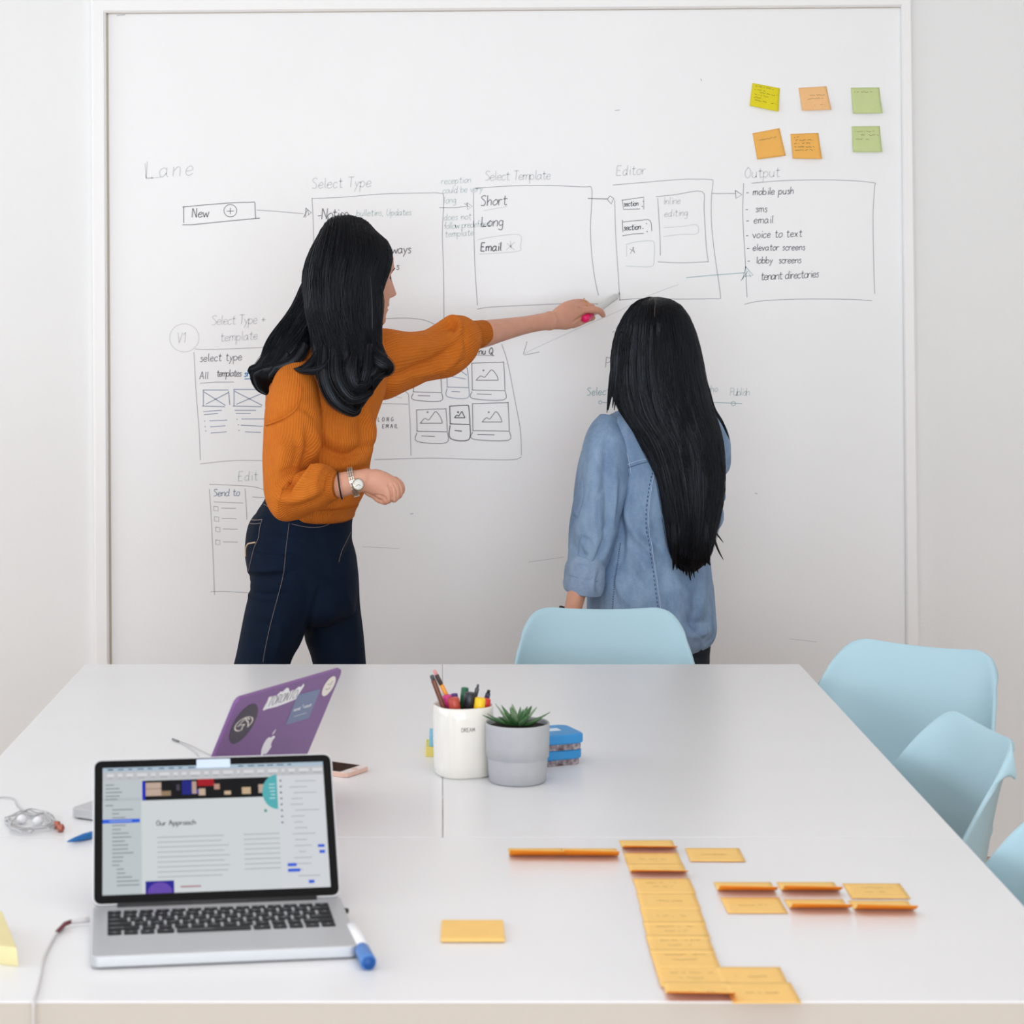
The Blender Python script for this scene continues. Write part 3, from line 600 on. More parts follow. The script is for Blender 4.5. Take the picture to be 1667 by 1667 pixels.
# ================================================================== TABLES
def table(x0, x1, y0, y1, label, legs):
    t = thing('table', label, 'table', ((x0+x1)/2, (y0+y1)/2, 0), 0, 'white tables pushed together')
    o = rbox('tabletop', x0+.0002, x1-.0002, y0+.0003, y1-.0003, .7372, .74, laminate, t, bevel=.0009)
    rbox('edge_band', x0+.0012, x1-.0012, y0+.0012, y1-.0012, .704, .7373, edge_band, t, bevel=.0004)
    rbox('apron_frame', x0+.06, x1-.06, y0+.06, y1-.06, .665, .704, table_metal, t, bevel=.002)
    for lx, ly in legs:
        g = rbox('leg', lx-.022, lx+.022, ly-.022, ly+.022, .012, .665, table_metal, t, bevel=.003)
        rbox('foot_cap', lx-.024, lx+.024, ly-.024, ly+.024, 0, .014, dark_rubber, g, bevel=.003)
    return t
table(-.743, .743, 2.553, 3.303, 'white rectangular table nearest the camera, holding the open laptop', [(-.66, 2.64), (.66, 2.64), (-.34, 3.22), (.34, 3.22)])
table(-.743, .0, 3.305, 4.79, 'white table at the far left, under the purple laptop', [(-.66, 3.39), (-.09, 3.39), (-.66, 4.7), (-.09, 4.7)])
table(.0012, .743, 3.305, 4.79, 'white table at the far right, under the grey plant pot', [(.09, 3.39), (.66, 3.39), (.09, 4.7), (.66, 4.7)])

# ================================================================== CHAIRS
def shell_grid():
    # (back offset y, z, half width, edge-forward, edge-up)
    S_ = np.array([(.268, .810, .166, .030, 0), (.262, .785, .176, .040, 0), (.252, .735, .188, .062, 0), (.240, .66, .204, .100, 0), (.226, .58, .216, .125, .0),
          (.206, .51, .220, .120, .02), (.175, .462, .222, .08, .05), (.115, .438, .224, .03, .06), (.03, .430, .224, .0, .045), (-.06, .434, .230, 0, .038), (-.14, .445, .232, 0, .026), (-.195, .445, .222, 0, .014), (-.222, .425, .196, 0, .004), (-.226, .412, .17, 0, 0)])
    G = cr(S_, 5); nt_ = 33; V = []
    s_tot = len(G)
    for i, (yb, z, hw, ef, eu) in enumerate(G):
        top = max(0, 1-i/12.0); bot = max(0, 1-(s_tot-1-i)/10.0)
        for j in range(nt_):
            t = -1+2*j/(nt_-1); a = abs(t)
            x = hw*math.sin(t*1.25)/math.sin(1.25)
            yy = yb-ef*a**2.6; zz = z+eu*a**2.5
            # rounded top corners, faint dip in the middle, rim rolled outwards
            zz += top**1.6*(-.058*(1-math.sqrt(max(0, 1-min(1, max(0, (a-.48)/.52))**2.3)))+.006*math.sin(min(a/.62, 1)*pi/1)*0-.007*(1-min(a/.6, 1)**2))
            yy += .010*max(0, (a-.86)/.14)**2*max(0, 1-i/26)+top**3*.006
            yy += bot*.03*a**3
            V.append((x, yy, zz))
    Fc = [(i*nt_+j, i*nt_+j+1, (i+1)*nt_+j+1, (i+1)*nt_+j) for i in range(s_tot-1) for j in range(nt_-1)]
    return V, Fc
def make_chair(label, loc, rz):
    t = thing('shell_chair', label, 'chair', loc, rz, 'light blue shell chairs')
    V, Fc = shell_grid(); s = mk('seat_shell', V, Fc, plastic_blue, t, local=True)
    md = s.modifiers.new('thick', 'SOLIDIFY'); md.thickness = .009; md.offset = 0
    md = s.modifiers.new('sub', 'SUBSURF'); md.levels = 1; md.render_levels = 2
    for sx, sy in ((-1, -1), (1, -1), (-1, 1), (1, 1)):
        v, f = tube([(sx*.10, .02+sy*.09, .40), (sx*.16, .02+sy*.15, .2), (sx*.215, .02+sy*.20, .0)], [.016, .0165, .010], 14); mk('leg', v, f, wood, t, local=True)
    b = MB()
    for s1 in (-1, 1):
        v, f = tube([(-.11, .02+s1*.10, .385), (.11, .02+s1*.10, .385)], .006, 8); b.add(v, f)
        v, f = tube([(s1*.11, -.08, .385), (s1*.11, .12, .385)], .006, 8); b.add(v, f)
        v, f = tube([(-.16, .02-s1*.15, .20+s1*.0), (.16, .02+s1*.15, .20)], .004, 8); mk('cross_wire', v, f, dark_metal, t, local=True)
    for sx, sy in ((-1, -1), (1, -1), (-1, 1), (1, 1)):
        v, f = tube([(sx*.10, .02+sy*.09, .38), (sx*.10, .02+sy*.07, .43)], .008, 8); b.add(v, f)
    b.build('metal_brace', dark_metal, t, local=True)
    return t
def dup(root, loc, rz, label):
    r = root.copy(); scene.collection.objects.link(r); r.location = loc; r.rotation_euler = (0, 0, rz); r['label'] = label
    for ch in list(root.children):
        c = ch.copy(); scene.collection.objects.link(c); c.parent = r
    return r
# the shell faces local -y; positive rz turns it towards +x
ch0 = make_chair('light blue shell chair at the far end of the table, before the woman in denim', (.352, 4.865, 0), math.radians(-1))
dup(ch0, (.80, 4.40, 0), math.radians(-37), 'light blue shell chair at the right of the table, turned towards the camera')
dup(ch0, (.625, 3.74, 0), math.radians(-82), 'light blue shell chair tucked sideways under the right table edge, between two others')
dup(ch0, (.612, 3.06, 0), math.radians(-84), 'light blue shell chair cut off by the right edge, nearest the camera')
# ================================================================== LAPTOPS
def rrect(w_, h_, r, n=5, cx=0, cy=0):
    out = []
    for (sx, sy, a0) in ((1, 1, 0), (-1, 1, pi/2), (-1, -1, pi), (1, -1, 1.5*pi)):
        for i in range(n+1):
            a = a0+pi/2*i/n; out.append((cx+sx*(w_/2-r)+r*math.cos(a), cy+sy*(h_/2-r)+r*math.sin(a)))
    return out
def slab(name, pts, z0, z1, m, parent, M=None, ins=.0008, local=True, label=None):
    """rounded slab from a 2D outline with a small chamfer"""
    n = len(pts); c = np.mean(pts, axis=0)
    def ring(z, k): return [((p[0]-c[0])*k+c[0], (p[1]-c[1])*k+c[1], z) for p in pts]
    sz = max(abs(p[0]-c[0]) for p in pts); k = 1-ins/sz; d = min(ins, (z1-z0)*.4)
    V = ring(z0, k)+ring(z0+d, 1)+ring(z1-d, 1)+ring(z1, k); Fc = []
    for i in range(3):
        for j in range(n): j2 = (j+1) % n; Fc.append((i*n+j, i*n+j2, (i+1)*n+j2, (i+1)*n+j))
    Fc.append(tuple(range(n))[::-1]); Fc.append(tuple(range(3*n, 4*n)))
    if M is not None: V = [tuple(M @ Vector(v)) for v in V]
    return mk(name, V, Fc, m, parent, local=local, smooth=False, label=label)
LW, LD = .312, .219
ang = math.radians(8.2); fl_ = Vector((-.407, 2.668, .74))
u_ = Vector((math.cos(ang), math.sin(ang), 0)); d_ = Vector((-math.sin(ang), math.cos(ang), 0))
lc = fl_+u_*LW/2+d_*LD/2
lap = thing('laptop', 'open silver laptop with black keys showing a web page design', 'laptop', tuple(lc), ang)
def lap_build(lap, lid_m, lidangle, screen=True):
    base = slab('base', rrect(LW, LD, .010), .002, .0155, alu, lap, ins=.0012)
    for sx in (-1, 1):
        for sy in (-1, 1):
            v, f = lathe([(0, 0), (.006, 0), (.006, .003), (0, .003)], (sx*.135, sy*.09, 0), 12); mk('rubber_foot', v, f, dark_rubber, base, local=True)
    slab('trackpad', rrect(.104, .075, .004, cy=-.062), .0150, .0157, trackpad_m, base, ins=.0003)
    # keyboard
    kb = thing('keyboard_placeholder', None, None); bpy.data.objects.remove(kb)
    rows = [(.0095, [1]*14), (.0155, [1]*13+[1.55]), (.0155, [1.5]+[1]*12+[1.0]), (.0155, [1.8]+[1]*11+[1.75]), (.0155, [2.35]+[1]*10+[2.25]), (.0175, [1, 1, 1, 1.25, 5.4, 1.25, 1, 1, 1, 1])]
    kw = .274; yt = LD/2-.032; pitch = [.0118]+[.0185]*5
    well = rbox('keyboard', -kw/2-.002, kw/2+.002, yt-.1075, yt+.002, .0148, .01575, alu, lap, bevel=.0004, local=True)
    y0 = yt; glyphs = []; grp = []
    for ri, (hh, ks) in enumerate(rows):
        tot = sum(ks); gap = .0032; un = (kw-gap*(len(ks)-1))/tot; x = -kw/2
        for ki, k_ in enumerate(ks):
            wk = k_*un
            slab('key', rrect(wk, hh, .0015, 2, x+wk/2, y0-hh/2), .0157, .0170, key_black, well, ins=.0004)
            if k_ < 1.3:
                glyphs.append([(x+wk/2-.0016, y0-hh/2-.002), (x+wk/2, y0-hh/2+.0025), (x+wk/2+.0016, y0-hh/2-.002)])
            else: glyphs.append([(x+.003, y0-hh/2), (x+wk*.5, y0-hh/2)])
            x += wk+gap
        y0 -= pitch[ri]
    v, f = ribbons(glyphs, .0007, lambda a, c: Vector((a, c, .01712))); mk('key_print', v, f, key_print, well, local=True, smooth=False)
    hb = MB(); v, f = tube([(-.125, LD/2-.006, .0135), (.125, LD/2-.006, .0135)], .0062, 12); hb.add(v, f); hb.build('hinge', dark_rubber, lap, local=True)
    M = Matrix.Translation((0, LD/2-.006, .017)) @ Matrix.Rotation(pi/2-lidangle, 4, 'X')   # lid plane: local x right, y up the lid, z towards user
    return M
LA = math.radians(39)
M = lap_build(lap, alu, LA)
LH = .201
lid = slab('lid', rrect(LW, LH, .010, cy=LH/2), -.006, 0, alu, lap, M=M, ins=.0006)
slab('bezel', rrect(LW-.004, LH-.004, .009, cy=LH/2), -.0002, .0008, black_gloss, lid, M=M, ins=.0003)
# screen picture: flat rectangles on the display
SW, SH = .287, .1755; sx0, sy1 = -SW/2, .012+SH+.001
scol = {}
def SC(rgb):
    if rgb not in scol:
        scol[rgb] = mat('screen_%d_%d_%d' % rgb, rgb, .35, spec=.07, emit=.78); bb = scol[rgb].node_tree.nodes['Principled BSDF']; bb.inputs['Base Color'].default_value = (.003, .003, .003, 1)
    return scol[rgb]
sm = []; sb = MB()
def SI(rgb):
    m = SC(rgb)
    if m not in sm: sm.append(m)
    return sm.index(m)
lay = [0]
def SP(u, v, k=0): return M @ Vector((sx0+u*SW, sy1-v*SH, .0010+.00004*k))
def R(u0, v0, u1, v1, rgb, k=1): sb.quad(SP(u0, v1, k), SP(u1, v1, k), SP(u1, v0, k), SP(u0, v0, k), SI(rgb))
R(0, 0, 1, 1, (214, 219, 221), 0)
R(0, 0, 1, .032, (176, 196, 212)); R(0, .032, 1, .105, (196, 197, 202)); R(0, .105, .172, 1, (196, 204, 208)); R(.785, .105, 1, 1, (216, 219, 224))
rr = random.Random(3)
for i in range(19):
    a = .02+i*.045+rr.uniform(0, .008); R(a, .011, a+rr.uniform(.016, .032), .021, (96, 112, 132) if i else (40, 44, 52), 2)
a = .02
while a < .97:
    wd = rr.choice((.012, .03, .045, .02)); R(a, .05, a+wd, .075, (222, 222, 226), 2); R(a+.003, .082, a+wd*.8, .088, (160, 162, 170), 2); a += wd+.018
for i, v in enumerate([.135, .165, .195, .225, .25, .30]+[.335+.031*j for j in range(20)]):
    if 3 < i < 5: R(0, v-.004, .172, v+.018, (178, 184, 190), 1)
    if abs(v-.428) < .016: continue
    a = .012+(.03 if i > 5 else 0)+(.02 if i > 20 else 0); R(a, v, a+rr.uniform(.03, .10), v+.009, (138, 146, 152), 2)
R(0, .415, .165, .445, (44, 96, 222), 3); R(.03, .425, .13, .434, (150, 180, 240), 4)
# banner photograph
R(.176, .112, .785, .272, (10, 10, 16), 1); R(.176, .118, .19, .272, (24, 40, 190), 2); R(.192, .13, .262, .238, (196, 172, 158), 3); R(.192, .178, .262, .182, (120, 96, 84), 4); R(.262, .2, .305, .24, (150, 128, 100), 3)
R(.355, .12, .40, .235, (28, 36, 130), 2); R(.40, .13, .42, .23, (188, 160, 146), 3); R(.425, .112, .50, .17, (166, 20, 34), 3); R(.43, .19, .46, .245, (200, 176, 152), 3); R(.50, .155, .525, .20, (186, 150, 130), 3); R(.545, .215, .575, .245, (206, 180, 150), 3)
R(.625, .19, .665, .245, (200, 174, 140), 3); R(.33, .15, .345, .2, (70, 66, 80), 2); R(.70, .17, .725, .24, (190, 166, 150), 3); R(.41, .195, .43, .23, (60, 70, 170), 2)
cpts = [(.785, .095)]+[(.785-.068*math.sin(pi*i/20), .235-.14*math.cos(pi*i/20)) for i in range(21)]+[(.785, .375)]
sb.poly([SP(u, v, 5) for u, v in cpts][::-1], SI((86, 178, 184)))
for i in range(5): R(.745+rr.uniform(0, .01), .17+i*.028, .775, .178+i*.028, (190, 226, 228), 6)
sb.poly([SP(.728+.007*math.cos(2*pi*i/10), .385+.012*math.sin(2*pi*i/10), 5) for i in range(10)], SI((60, 150, 130)))
for i in range(9): R(.24, .565+i*.0385, .24+.30+rr.uniform(-.02, .025), .572+i*.0385, (172, 178, 182), 2)
for i in range(8): R(.625, .565+i*.0385, .785, .572+i*.0385, (172, 178, 182), 2)
R(.187, .905, .312, 1, (40, 36, 150), 2); sb.poly([SP(.25+.055*math.cos(pi*i/14), 1-.085*math.sin(pi*i/14), 3) for i in range(15)], SI((104, 76, 176)))
R(.34, .95, .43, .962, (176, 130, 138), 2)
for i in range(8): R(.797, .14+i*.048, .806, .152+i*.048, (84, 92, 104), 2)
for i in range(17): a = .83+rr.uniform(0, .04); R(a, .15+i*.047, a+rr.uniform(.03, .11), .157+i*.047, (176, 180, 188), 2)
for (a, v, c_, e_) in ((.815, .805, .855, .83), (.815, .848, .87, .873), (.955, .665, .985, .688), (.96, .71, .985, .735), (.905, .94, .93, .965)): R(a, v, c_, e_, (58, 100, 220), 3)
v_, f_ = ribbons(text2d('Our Approach', .238, .475, .0115, 0, jit=.1, slant=0), .0030, lambda a, c: SP(.238+(a-.238)*1.28, c+ (c-.475)*.9, 6)); sb.add(v_, f_, SI((74, 76, 84)))
sb.build('screen', sm, lid, local=True, smooth=False)
slab('camera_cover', rrect(.044, .0125, .001, 2, 0.0, LH-.0104), .0009, .0016, mat('cover_paper', (196, 210, 228), .6), lid, M=M, ins=.0002, label='white paper slip over the camera')

# purple laptop, seen from behind, rotated
hA = Vector((-.3695, 3.322, .756)); hd = Vector((.1385, .258, 0)).normalized(); out_ = Vector((hd.y, -hd.x, 0))
W2, D2, H2 = .292, .208, .208
ctr = hA+hd*W2/2-out_*D2/2; ctr.z = .74
az = math.atan2(hd.y, hd.x)-pi          # local +x runs along -hd so that the user side (-y) faces -out
lap2 = thing('laptop', 'open laptop with purple lid and stickers, seen from behind', 'laptop', tuple(ctr), az)
LW, LD = W2, D2
purple = mat('purple_cover', (124, 84, 142), .4, noise=(300, .7, (116, 78, 134)))
M2 = lap_build(lap2, purple, 0)
M2 = Matrix.Translation((0, LD/2-.004, .017)) @ Matrix.Rotation(pi/2-math.radians(25), 4, 'X')
lid2 = slab('lid', rrect(LW, H2, .010, cy=H2/2), -.007, 0, purple, lap2, M=M2, ins=.001)
slab('screen', rrect(LW-.02, H2-.02, .002, cy=H2/2), 0, .0006, black_gloss, lid2, M=M2, ins=.0002)
# back of lid: a in 0..1 from the near end to the far end, b from the top down
def BK(a, b_, k=0): return M2 @ Vector((LW/2-a*LW, H2-b_*H2, -.0072-.00015*k))
def sticker(name, polys, label=None):
    b = MB(); ms = []
    for pts, m, k in polys:
        if m not in ms: ms.append(m)
        b.poly([BK(p[0], p[1], k) for p in pts], ms.index(m))
    return b.build(name, ms, lid2, local=True, smooth=False, label=label)
def line(b_mesh, pl, wd, m, k, ms):
    if m not in ms: ms.append(m)
    v, f = ribbons(pl, wd, lambda a, c: BK(a, c/1.46, k)); b_mesh.add(v, f, ms.index(m))
s_dark = mat('sticker_charcoal', (66, 56, 72), .5); s_cream = mat('sticker_cream', (232, 224, 214), .5); s_white = mat('sticker_white', (238, 236, 238), .45); s_blue = mat('sticker_slate', (116, 128, 160), .5); s_ink = mat('sticker_ink', (84, 88, 92), .5)
asp = 1.46
def circle_s(a, b_, r, n=40): return [(a+r*math.cos(2*pi*i/n), b_+r*asp*math.sin(2*pi*i/n)) for i in range(n)]
b = MB(); ms = [s_dark]; b.poly([BK(x, y, 1) for x, y in circle_s(.152, .235, .108)])
arc = lambda cx_, cy_, r, a0, a1, n=18: [(cx_+r*math.cos(math.radians(a0+(a1-a0)*i/n)), cy_+r*math.sin(math.radians(a0+(a1-a0)*i/n))) for i in range(n+1)]
cb_ = .235*1.46
line(b, [arc(.152, cb_, .076, 105, 300), arc(.152, cb_, .076, -50, 50), [(.150, cb_-.075), (.165, cb_-.035), (.190, cb_-.005), (.205, cb_+.045)], [(.15, cb_-.07), (.125, cb_-.03), (.10, cb_+.015), (.13, cb_+.005), (.165, cb_+.01)], [(.165, cb_+.01), (.150, cb_+.04), (.155, cb_+.072), (.13, cb_+.076)], [(.17, cb_-.06), (.195, cb_-.035)]], .011, s_cream, 2, ms)
b.build('sticker', ms, lid2, local=True, smooth=False, label='round charcoal sticker with a cream horse head outline')
b = MB(); ms = [s_white]; R_ = random.Random(5)
top = [(.30+.30*i/12, .055+R_.uniform(-.014, .014)-(.02 if 3 < i < 8 else 0)) for i in range(13)]+[(.615, .03), (.632, .05), (.615, .10)]
bot = [(.60, .155), (.50, .165), (.42, .17), (.33, .165), (.298, .17), (.29, .15), (.302, .10)]
b.poly([BK(x, y, 1) for x, y in top+bot]); line(b, [[(x, .143*1.46+(y-.143*1.46)*1.75) for x, y in pl] for pl in text2d('TORONTO', .318, .143*1.46, .034, 0, jit=.3, sp=1.0, slant=.12)], .0060, s_ink, 2, ms)
b.build('sticker', ms, lid2, local=True, smooth=False, label='white cut-out sticker reading TORONTO')
b = MB(); ms = [s_blue]; b.poly([BK(x, y, 1) for x, y in ((.60, .12), (.83, .125), (.835, .375), (.605, .37))])
line(b, [[(x, y) for x, y in pl] for pl in text2d('NONE', .628, .265*1.46, .016, 0, jit=.1, slant=0)+text2d('HOUR', .728, .265*1.46, .016, 0, jit=.1, slant=0)]+[[(.708, .225*1.46), (.716, .25*1.46)], [(.66, .315*1.46), (.78, .315*1.46)]], .0046, s_white, 2, ms)
b.build('sticker', ms, lid2, local=True, smooth=False, label='slate blue square sticker with white lettering')
b = MB(); ms = [s_cream]; b.poly([BK(x, y, 2) for x, y in circle_s(.912, .125, .057)])
line(b, [arc(.912, .135*1.46, .024, 20, 160, 8), [(.892, .10*1.46), (.902, .112*1.46)], [(.935, .085*1.46), (.917, .115*1.46), (.93, .118*1.46)]], .006, mat('sticker_olive', (96, 92, 70), .5), 3, ms)
b.build('sticker', ms, lid2, local=True, smooth=False, label='round cream sticker with a smiling face')
ap = [(0, -.30), (.12, -.36), (.26, -.34), (.36, -.26), (.27, -.14), (.26, .0), (.32, .12), (.39, .17), (.33, .32), (.24, .44), (.14, .48), (0, .44), (-.13, .48), (-.25, .42), (-.36, .24), (-.41, .02), (-.38, -.2), (-.27, -.33), (-.13, -.36)]
lf = [(0.0, -.42), (.02, -.56), (.16, -.70), (.16, -.56), (.10, -.46)]
k_ = .122
sticker('lid_logo', [([(.5+x*k_, .50+y*k_*asp) for x, y in cr(ap+[ap[0]], 3)[:-1]], s_white, 1), ([(.5+x*k_, .50+y*k_*asp) for x, y in lf], s_white, 1)], 'white bitten apple emblem with a leaf')

# ================================================================== THINGS ON THE TABLE
# pen holder
mc = P(754, 1155, 3.727); mc.z = .74
ceramic = mat('white_ceramic', (240, 237, 230), .22, coat=.4, noise=(14, .5, (236, 232, 224)))
mug = thing('pen_holder', 'white ceramic pen holder full of pens in front of the eraser stack', 'pen holder', tuple(mc))
v, f = lathe([(0, .0), (.041, 0), (.0445, .004), (.0455, .02), (.0465, .06), (.0468, .095), (.0462, .111), (.0450, .1135), (.0436, .111), (.0425, .09), (.041, .012), (0, .010)], tuple(mc), 56, 2.7, .3)
mk('cup_body', v, f, ceramic, mug)
lt = text2d('DREAM', 0, 0, 3.6, 0, jit=.15, slant=0)
def mugS(x, y): # px-like units to the mug front
    a = -pi/2+.33+(x-15)*.0265/ 1.0; r = .0464; xx = math.cos(a-.3); yy = math.sin(a-.3); k2 = r*(abs(xx)**2.7+abs(yy)**2.7)**(-1/2.7)
    return Vector((mc.x+k2*(xx*math.cos(.3)-yy*math.sin(.3)), mc.y+k2*(xx*math.sin(.3)+yy*math.cos(.3)), mc.z+.077-y*.001)) + Vector((math.cos(a), math.sin(a), 0))*.0004
v, f = ribbons([[(x*.85, y*.95) for x, y in pl] for pl in lt], .62, mugS)
mk('lettering', v, f, mat('mug_print', (70, 66, 62), .5), mug, smooth=False)
def pen(name, label, px, py, Yt, bx, by, segs, cat='pen', group='pens in the white holder'):
    """top at a photo point at depth Yt, foot at (bx,by) inside the holder; segs from the top: (length, r0, r1, material)"""
    top = P(px, py, Yt); foot = Vector((mc.x+bx, mc.y+by, .7515)); ax = (foot-top).normalized(); Lt = (foot-top).length
    root = thing(name, label, cat, tuple(foot), 0, group); d = 0; nseg = len(segs)
    for i, (nm, ln, r0, r1, m) in enumerate(segs):
        if i == nseg-1: ln = Lt-d
        a, c = top+ax*d, top+ax*(d+ln)
        k1 = min(.0015, ln*.3)
        v, f = tube([a, a+ax*k1*.4, a+ax*k1, c-ax*k1*.2, c], [r0*.55, r0*.9, r0, r1, r1*.96], 14); mk(nm, v, f, m, root); d += ln
    return root
def pm(n, c, r=.35): return mat('pen_'+n, c, r)
grey_m = pm('grey', (70, 72, 80)); brown_m = pm('brown', (112, 62, 44)); orange_m = pm('orange', (236, 156, 52)); pinke = pm('eraser_pink', (214, 150, 150), .7); ferr = pm('ferrule', (64, 48, 42))
pen('pen', 'brown barrelled pen leaning left in the holder, behind the pencil', 702.5, 1099, 3.70, .004, -.006, [('pen_cap', .008, .0035, .0035, grey_m), ('barrel', .1, .0042, .0042, brown_m)])
pen('pencil', 'orange pencil with pink eraser and dark ferrule, tallest in the holder', 706.5, 1091, 3.725, .030, .012, [('eraser', .008, .0030, .0032, pinke), ('ferrule', .018, .0037, .0037, ferr), ('shaft', .1, .0036, .0036, orange_m)], 'pencil')
pen('marker_pen', 'magenta chunky marker at the left of the holder', 727, 1132, 3.715, -.004, .012, [('marker_cap', .03, .0075, .0078, pm('magenta', (206, 56, 128))), ('barrel', .1, .0075, .0075, pm('magenta_body', (190, 60, 120)))])
pen('marker_pen', 'purple marker behind the magenta one', 739, 1129, 3.74, 0, .02, [('marker_cap', .03, .006, .006, pm('purple', (86, 50, 130))), ('barrel', .1, .006, .006, pm('purple_body', (86, 50, 130)))])
pen('marker_pen', 'brick red round-ended marker in front of the magenta one', 738, 1136, 3.70, .0, -.012, [('marker_cap', .03, .0092, .0095, pm('brick', (186, 70, 52))), ('barrel', .1, .009, .009, pm('brick_body', (180, 66, 50)))])
pen('marker_pen', 'dark green marker in the middle of the holder', 757, 1119, 3.74, -.006, .014, [('marker_cap', .035, .0062, .0072, pm('green', (28, 98, 66))), ('barrel', .1, .0072, .0072, pm('green_body', (20, 66, 46)))])
pen('marker_pen', 'black chunky marker right of the green one', 765, 1127, 3.712, .003, -.008, [('marker_cap', .03, .0088, .0092, pm('black', (38, 42, 48))), ('barrel', .1, .009, .009, pm('black_body', (30, 32, 36)))])
pen('pen', 'thin dark grey pen rising behind the black marker', 778.5, 1114, 3.735, -.008, .006, [('clip_end', .006, .002, .0022, grey_m), ('pen_cap', .016, .0036, .0034, grey_m), ('barrel', .1, .0026, .0026, pm('slate', (96, 100, 112)))])
pen('marker_pen', 'bright yellow marker at the front right of the holder', 782, 1136, 3.705, .013, -.014, [('marker_cap', .03, .0088, .0092, pm('yellow', (250, 206, 24))), ('barrel', .1, .009, .009, pm('yellow_body', (240, 196, 30)))])
pen('marker_pen', 'red marker beside the yellow one at the holder rim', 792, 1137, 3.725, .018, .006, [('marker_cap', .03, .0075, .008, pm('red', (214, 44, 26))), ('barrel', .1, .0078, .0078, pm('red_body', (200, 40, 26)))])
pen('pen', 'navy pen with a round tip at the right of the holder', 796, 1123, 3.75, .012, .024, [('tip', .005, .0028, .0028, pm('tip', (24, 24, 30))), ('pen_cap', .014, .0042, .0046, pm('navy', (46, 54, 84))), ('barrel', .1, .004, .004, pm('navy_body', (50, 58, 90)))])
# plant
pc = P(842.5, 1180, 3.672); pc.z = .74
pot_m = mat('pot_grey', (178, 180, 184), .6, noise=(60, .5, (172, 174, 178)), bump=(500, .0002)); soil_m = mat('soil', (46, 38, 32), .95, bump=(300, .003))
pl_t = thing('potted_succulent', 'small succulent in a grey stepped pot beside the pen holder', 'plant', tuple(pc))
v, f = lathe([(0, 0), (.042, 0), (.0455, .004), (.0468, .02), (.0480, .0385), (.0478, .0395), (.0500, .041), (.0506, .06), (.0512, .092), (.0508, .0945), (.0490, .0945), (.0482, .092), (.0475, .084), (.046, .06), (0, .055)], tuple(pc), 64); mk('pot', v, f, pot_m, pl_t)
v, f = lathe([(0, .070), (.0470, .070), (.0474, .087), (.02, .090), (0, .091)], tuple(pc), 40); mk('soil', v, f, soil_m, pl_t)
lg = [mat('leaf_green_%d' % i, c, .4, noise=(220, .7, c2), spec=.4) for i, (c, c2) in enumerate((((66, 112, 62), (44, 84, 44)), ((96, 136, 92), (70, 112, 68)), ((158, 182, 146), (110, 142, 102))))]
R_ = random.Random(12)
def leaf(ang_, tilt, ln, wd, m, base_r=.004, curl=.3):
    nn = 9; V = []; Fc = []
    for i in range(nn+1):
        t = i/nn; el = tilt+curl*t-.55*t*t*curl; r = base_r+ln*t*math.cos(tilt+curl*t*.5); z = .090+ln*t*math.sin(tilt+curl*t*.5)
        hw = wd*(.75+.9*t)*(1-t)**.8 if t > .25 else wd*(.75+.9*t)*.80
        th = .0035*(1-t)+.0004
        ca, sa = math.cos(ang_), math.sin(ang_)
        for (s_, dz) in ((-1, .35), (-.5, -.1), (0, -.35), (.5, -.1), (1, .35), (.5, -1.3), (0, -1.7), (-.5, -1.3)):
            V.append((pc.x+r*ca-s_*hw*sa, pc.y+r*sa+s_*hw*ca, pc.z+z+dz*th))
    for i in range(nn):
        for k in range(8): k2 = (k+1) % 8; Fc.append((i*8+k, i*8+k2, (i+1)*8+k2, (i+1)*8+k))
    Fc.append(tuple(range(8))[::-1]); Fc.append(tuple(range(nn*8, nn*8+8)))
    mk('leaf', V, Fc, m, pl_t)
for i in range(11): leaf(i*2*pi/11+R_.uniform(-.15, .15), R_.uniform(.10, .34), R_.uniform(.046, .056), .0080, lg[0 if i % 3 else 1])
for i in range(9): leaf(i*2*pi/9+.3+R_.uniform(-.15, .15), R_.uniform(.5, .68), R_.uniform(.038, .047), .0075, lg[1 if i % 2 else 2], .003)
for i in range(6): leaf(i*2*pi/6+.1, R_.uniform(.95, 1.2), R_.uniform(.024, .034), .005, lg[1 if i % 2 else 0], .002)
# erasers behind the pot
felt = mat('dirty_felt', (176, 168, 172), .95, noise=(160, .35, (92, 70, 74)), bump=(600, .001)); blue_pl = mat('eraser_blue', (46, 138, 200), .45); lab_m = mat('eraser_label', (214, 226, 238), .5)
def eraser(label, cx_, cy_, z, rz):
    t = thing('board_eraser', label, 'eraser', (cx_, cy_, z), rz, 'blue board erasers')
    slab('felt_pad', rrect(.118, .078, .012, 4), .0, .0105, felt, t, ins=.001)
    slab('grip', rrect(.124, .084, .013, 4), .0102, .0262, blue_pl, t, ins=.002)
    slab('printed_label', rrect(.03, .02, .002, 3, .02, .004), .0262, .0265, lab_m, t, ins=.0002)
eraser('blue whiteboard eraser lying under the other one', .160, 3.815, .74, math.radians(24))
eraser('blue whiteboard eraser on top of the other one, behind the plant pot', .163, 3.812, .7664, math.radians(20))
# note blocks peeking out left of the holder
def block(label, x0, x1, y0, y1, z0, z1, m): 
    t = thing('note_block', label, 'note block', ((x0+x1)/2, (y0+y1)/2, z0), 0, 'note blocks behind the pen holder'); rbox('paper_block', x0, x1, y0, y1, z0, z1, m, t, bevel=.001)
Yb = 3.86
block('yellow note block at the bottom behind the pen holder', -.028, .045, Yb, Yb+.07, .74, .756, paper('block_yellow', (244, 226, 132), .1, (240, 220, 120)))
block('light blue note block on the yellow one behind the pen holder', -.022, .048, Yb+.004, Yb+.072, .7562, .774, paper('block_blue', (150, 206, 232), .1, (150, 206, 232)))
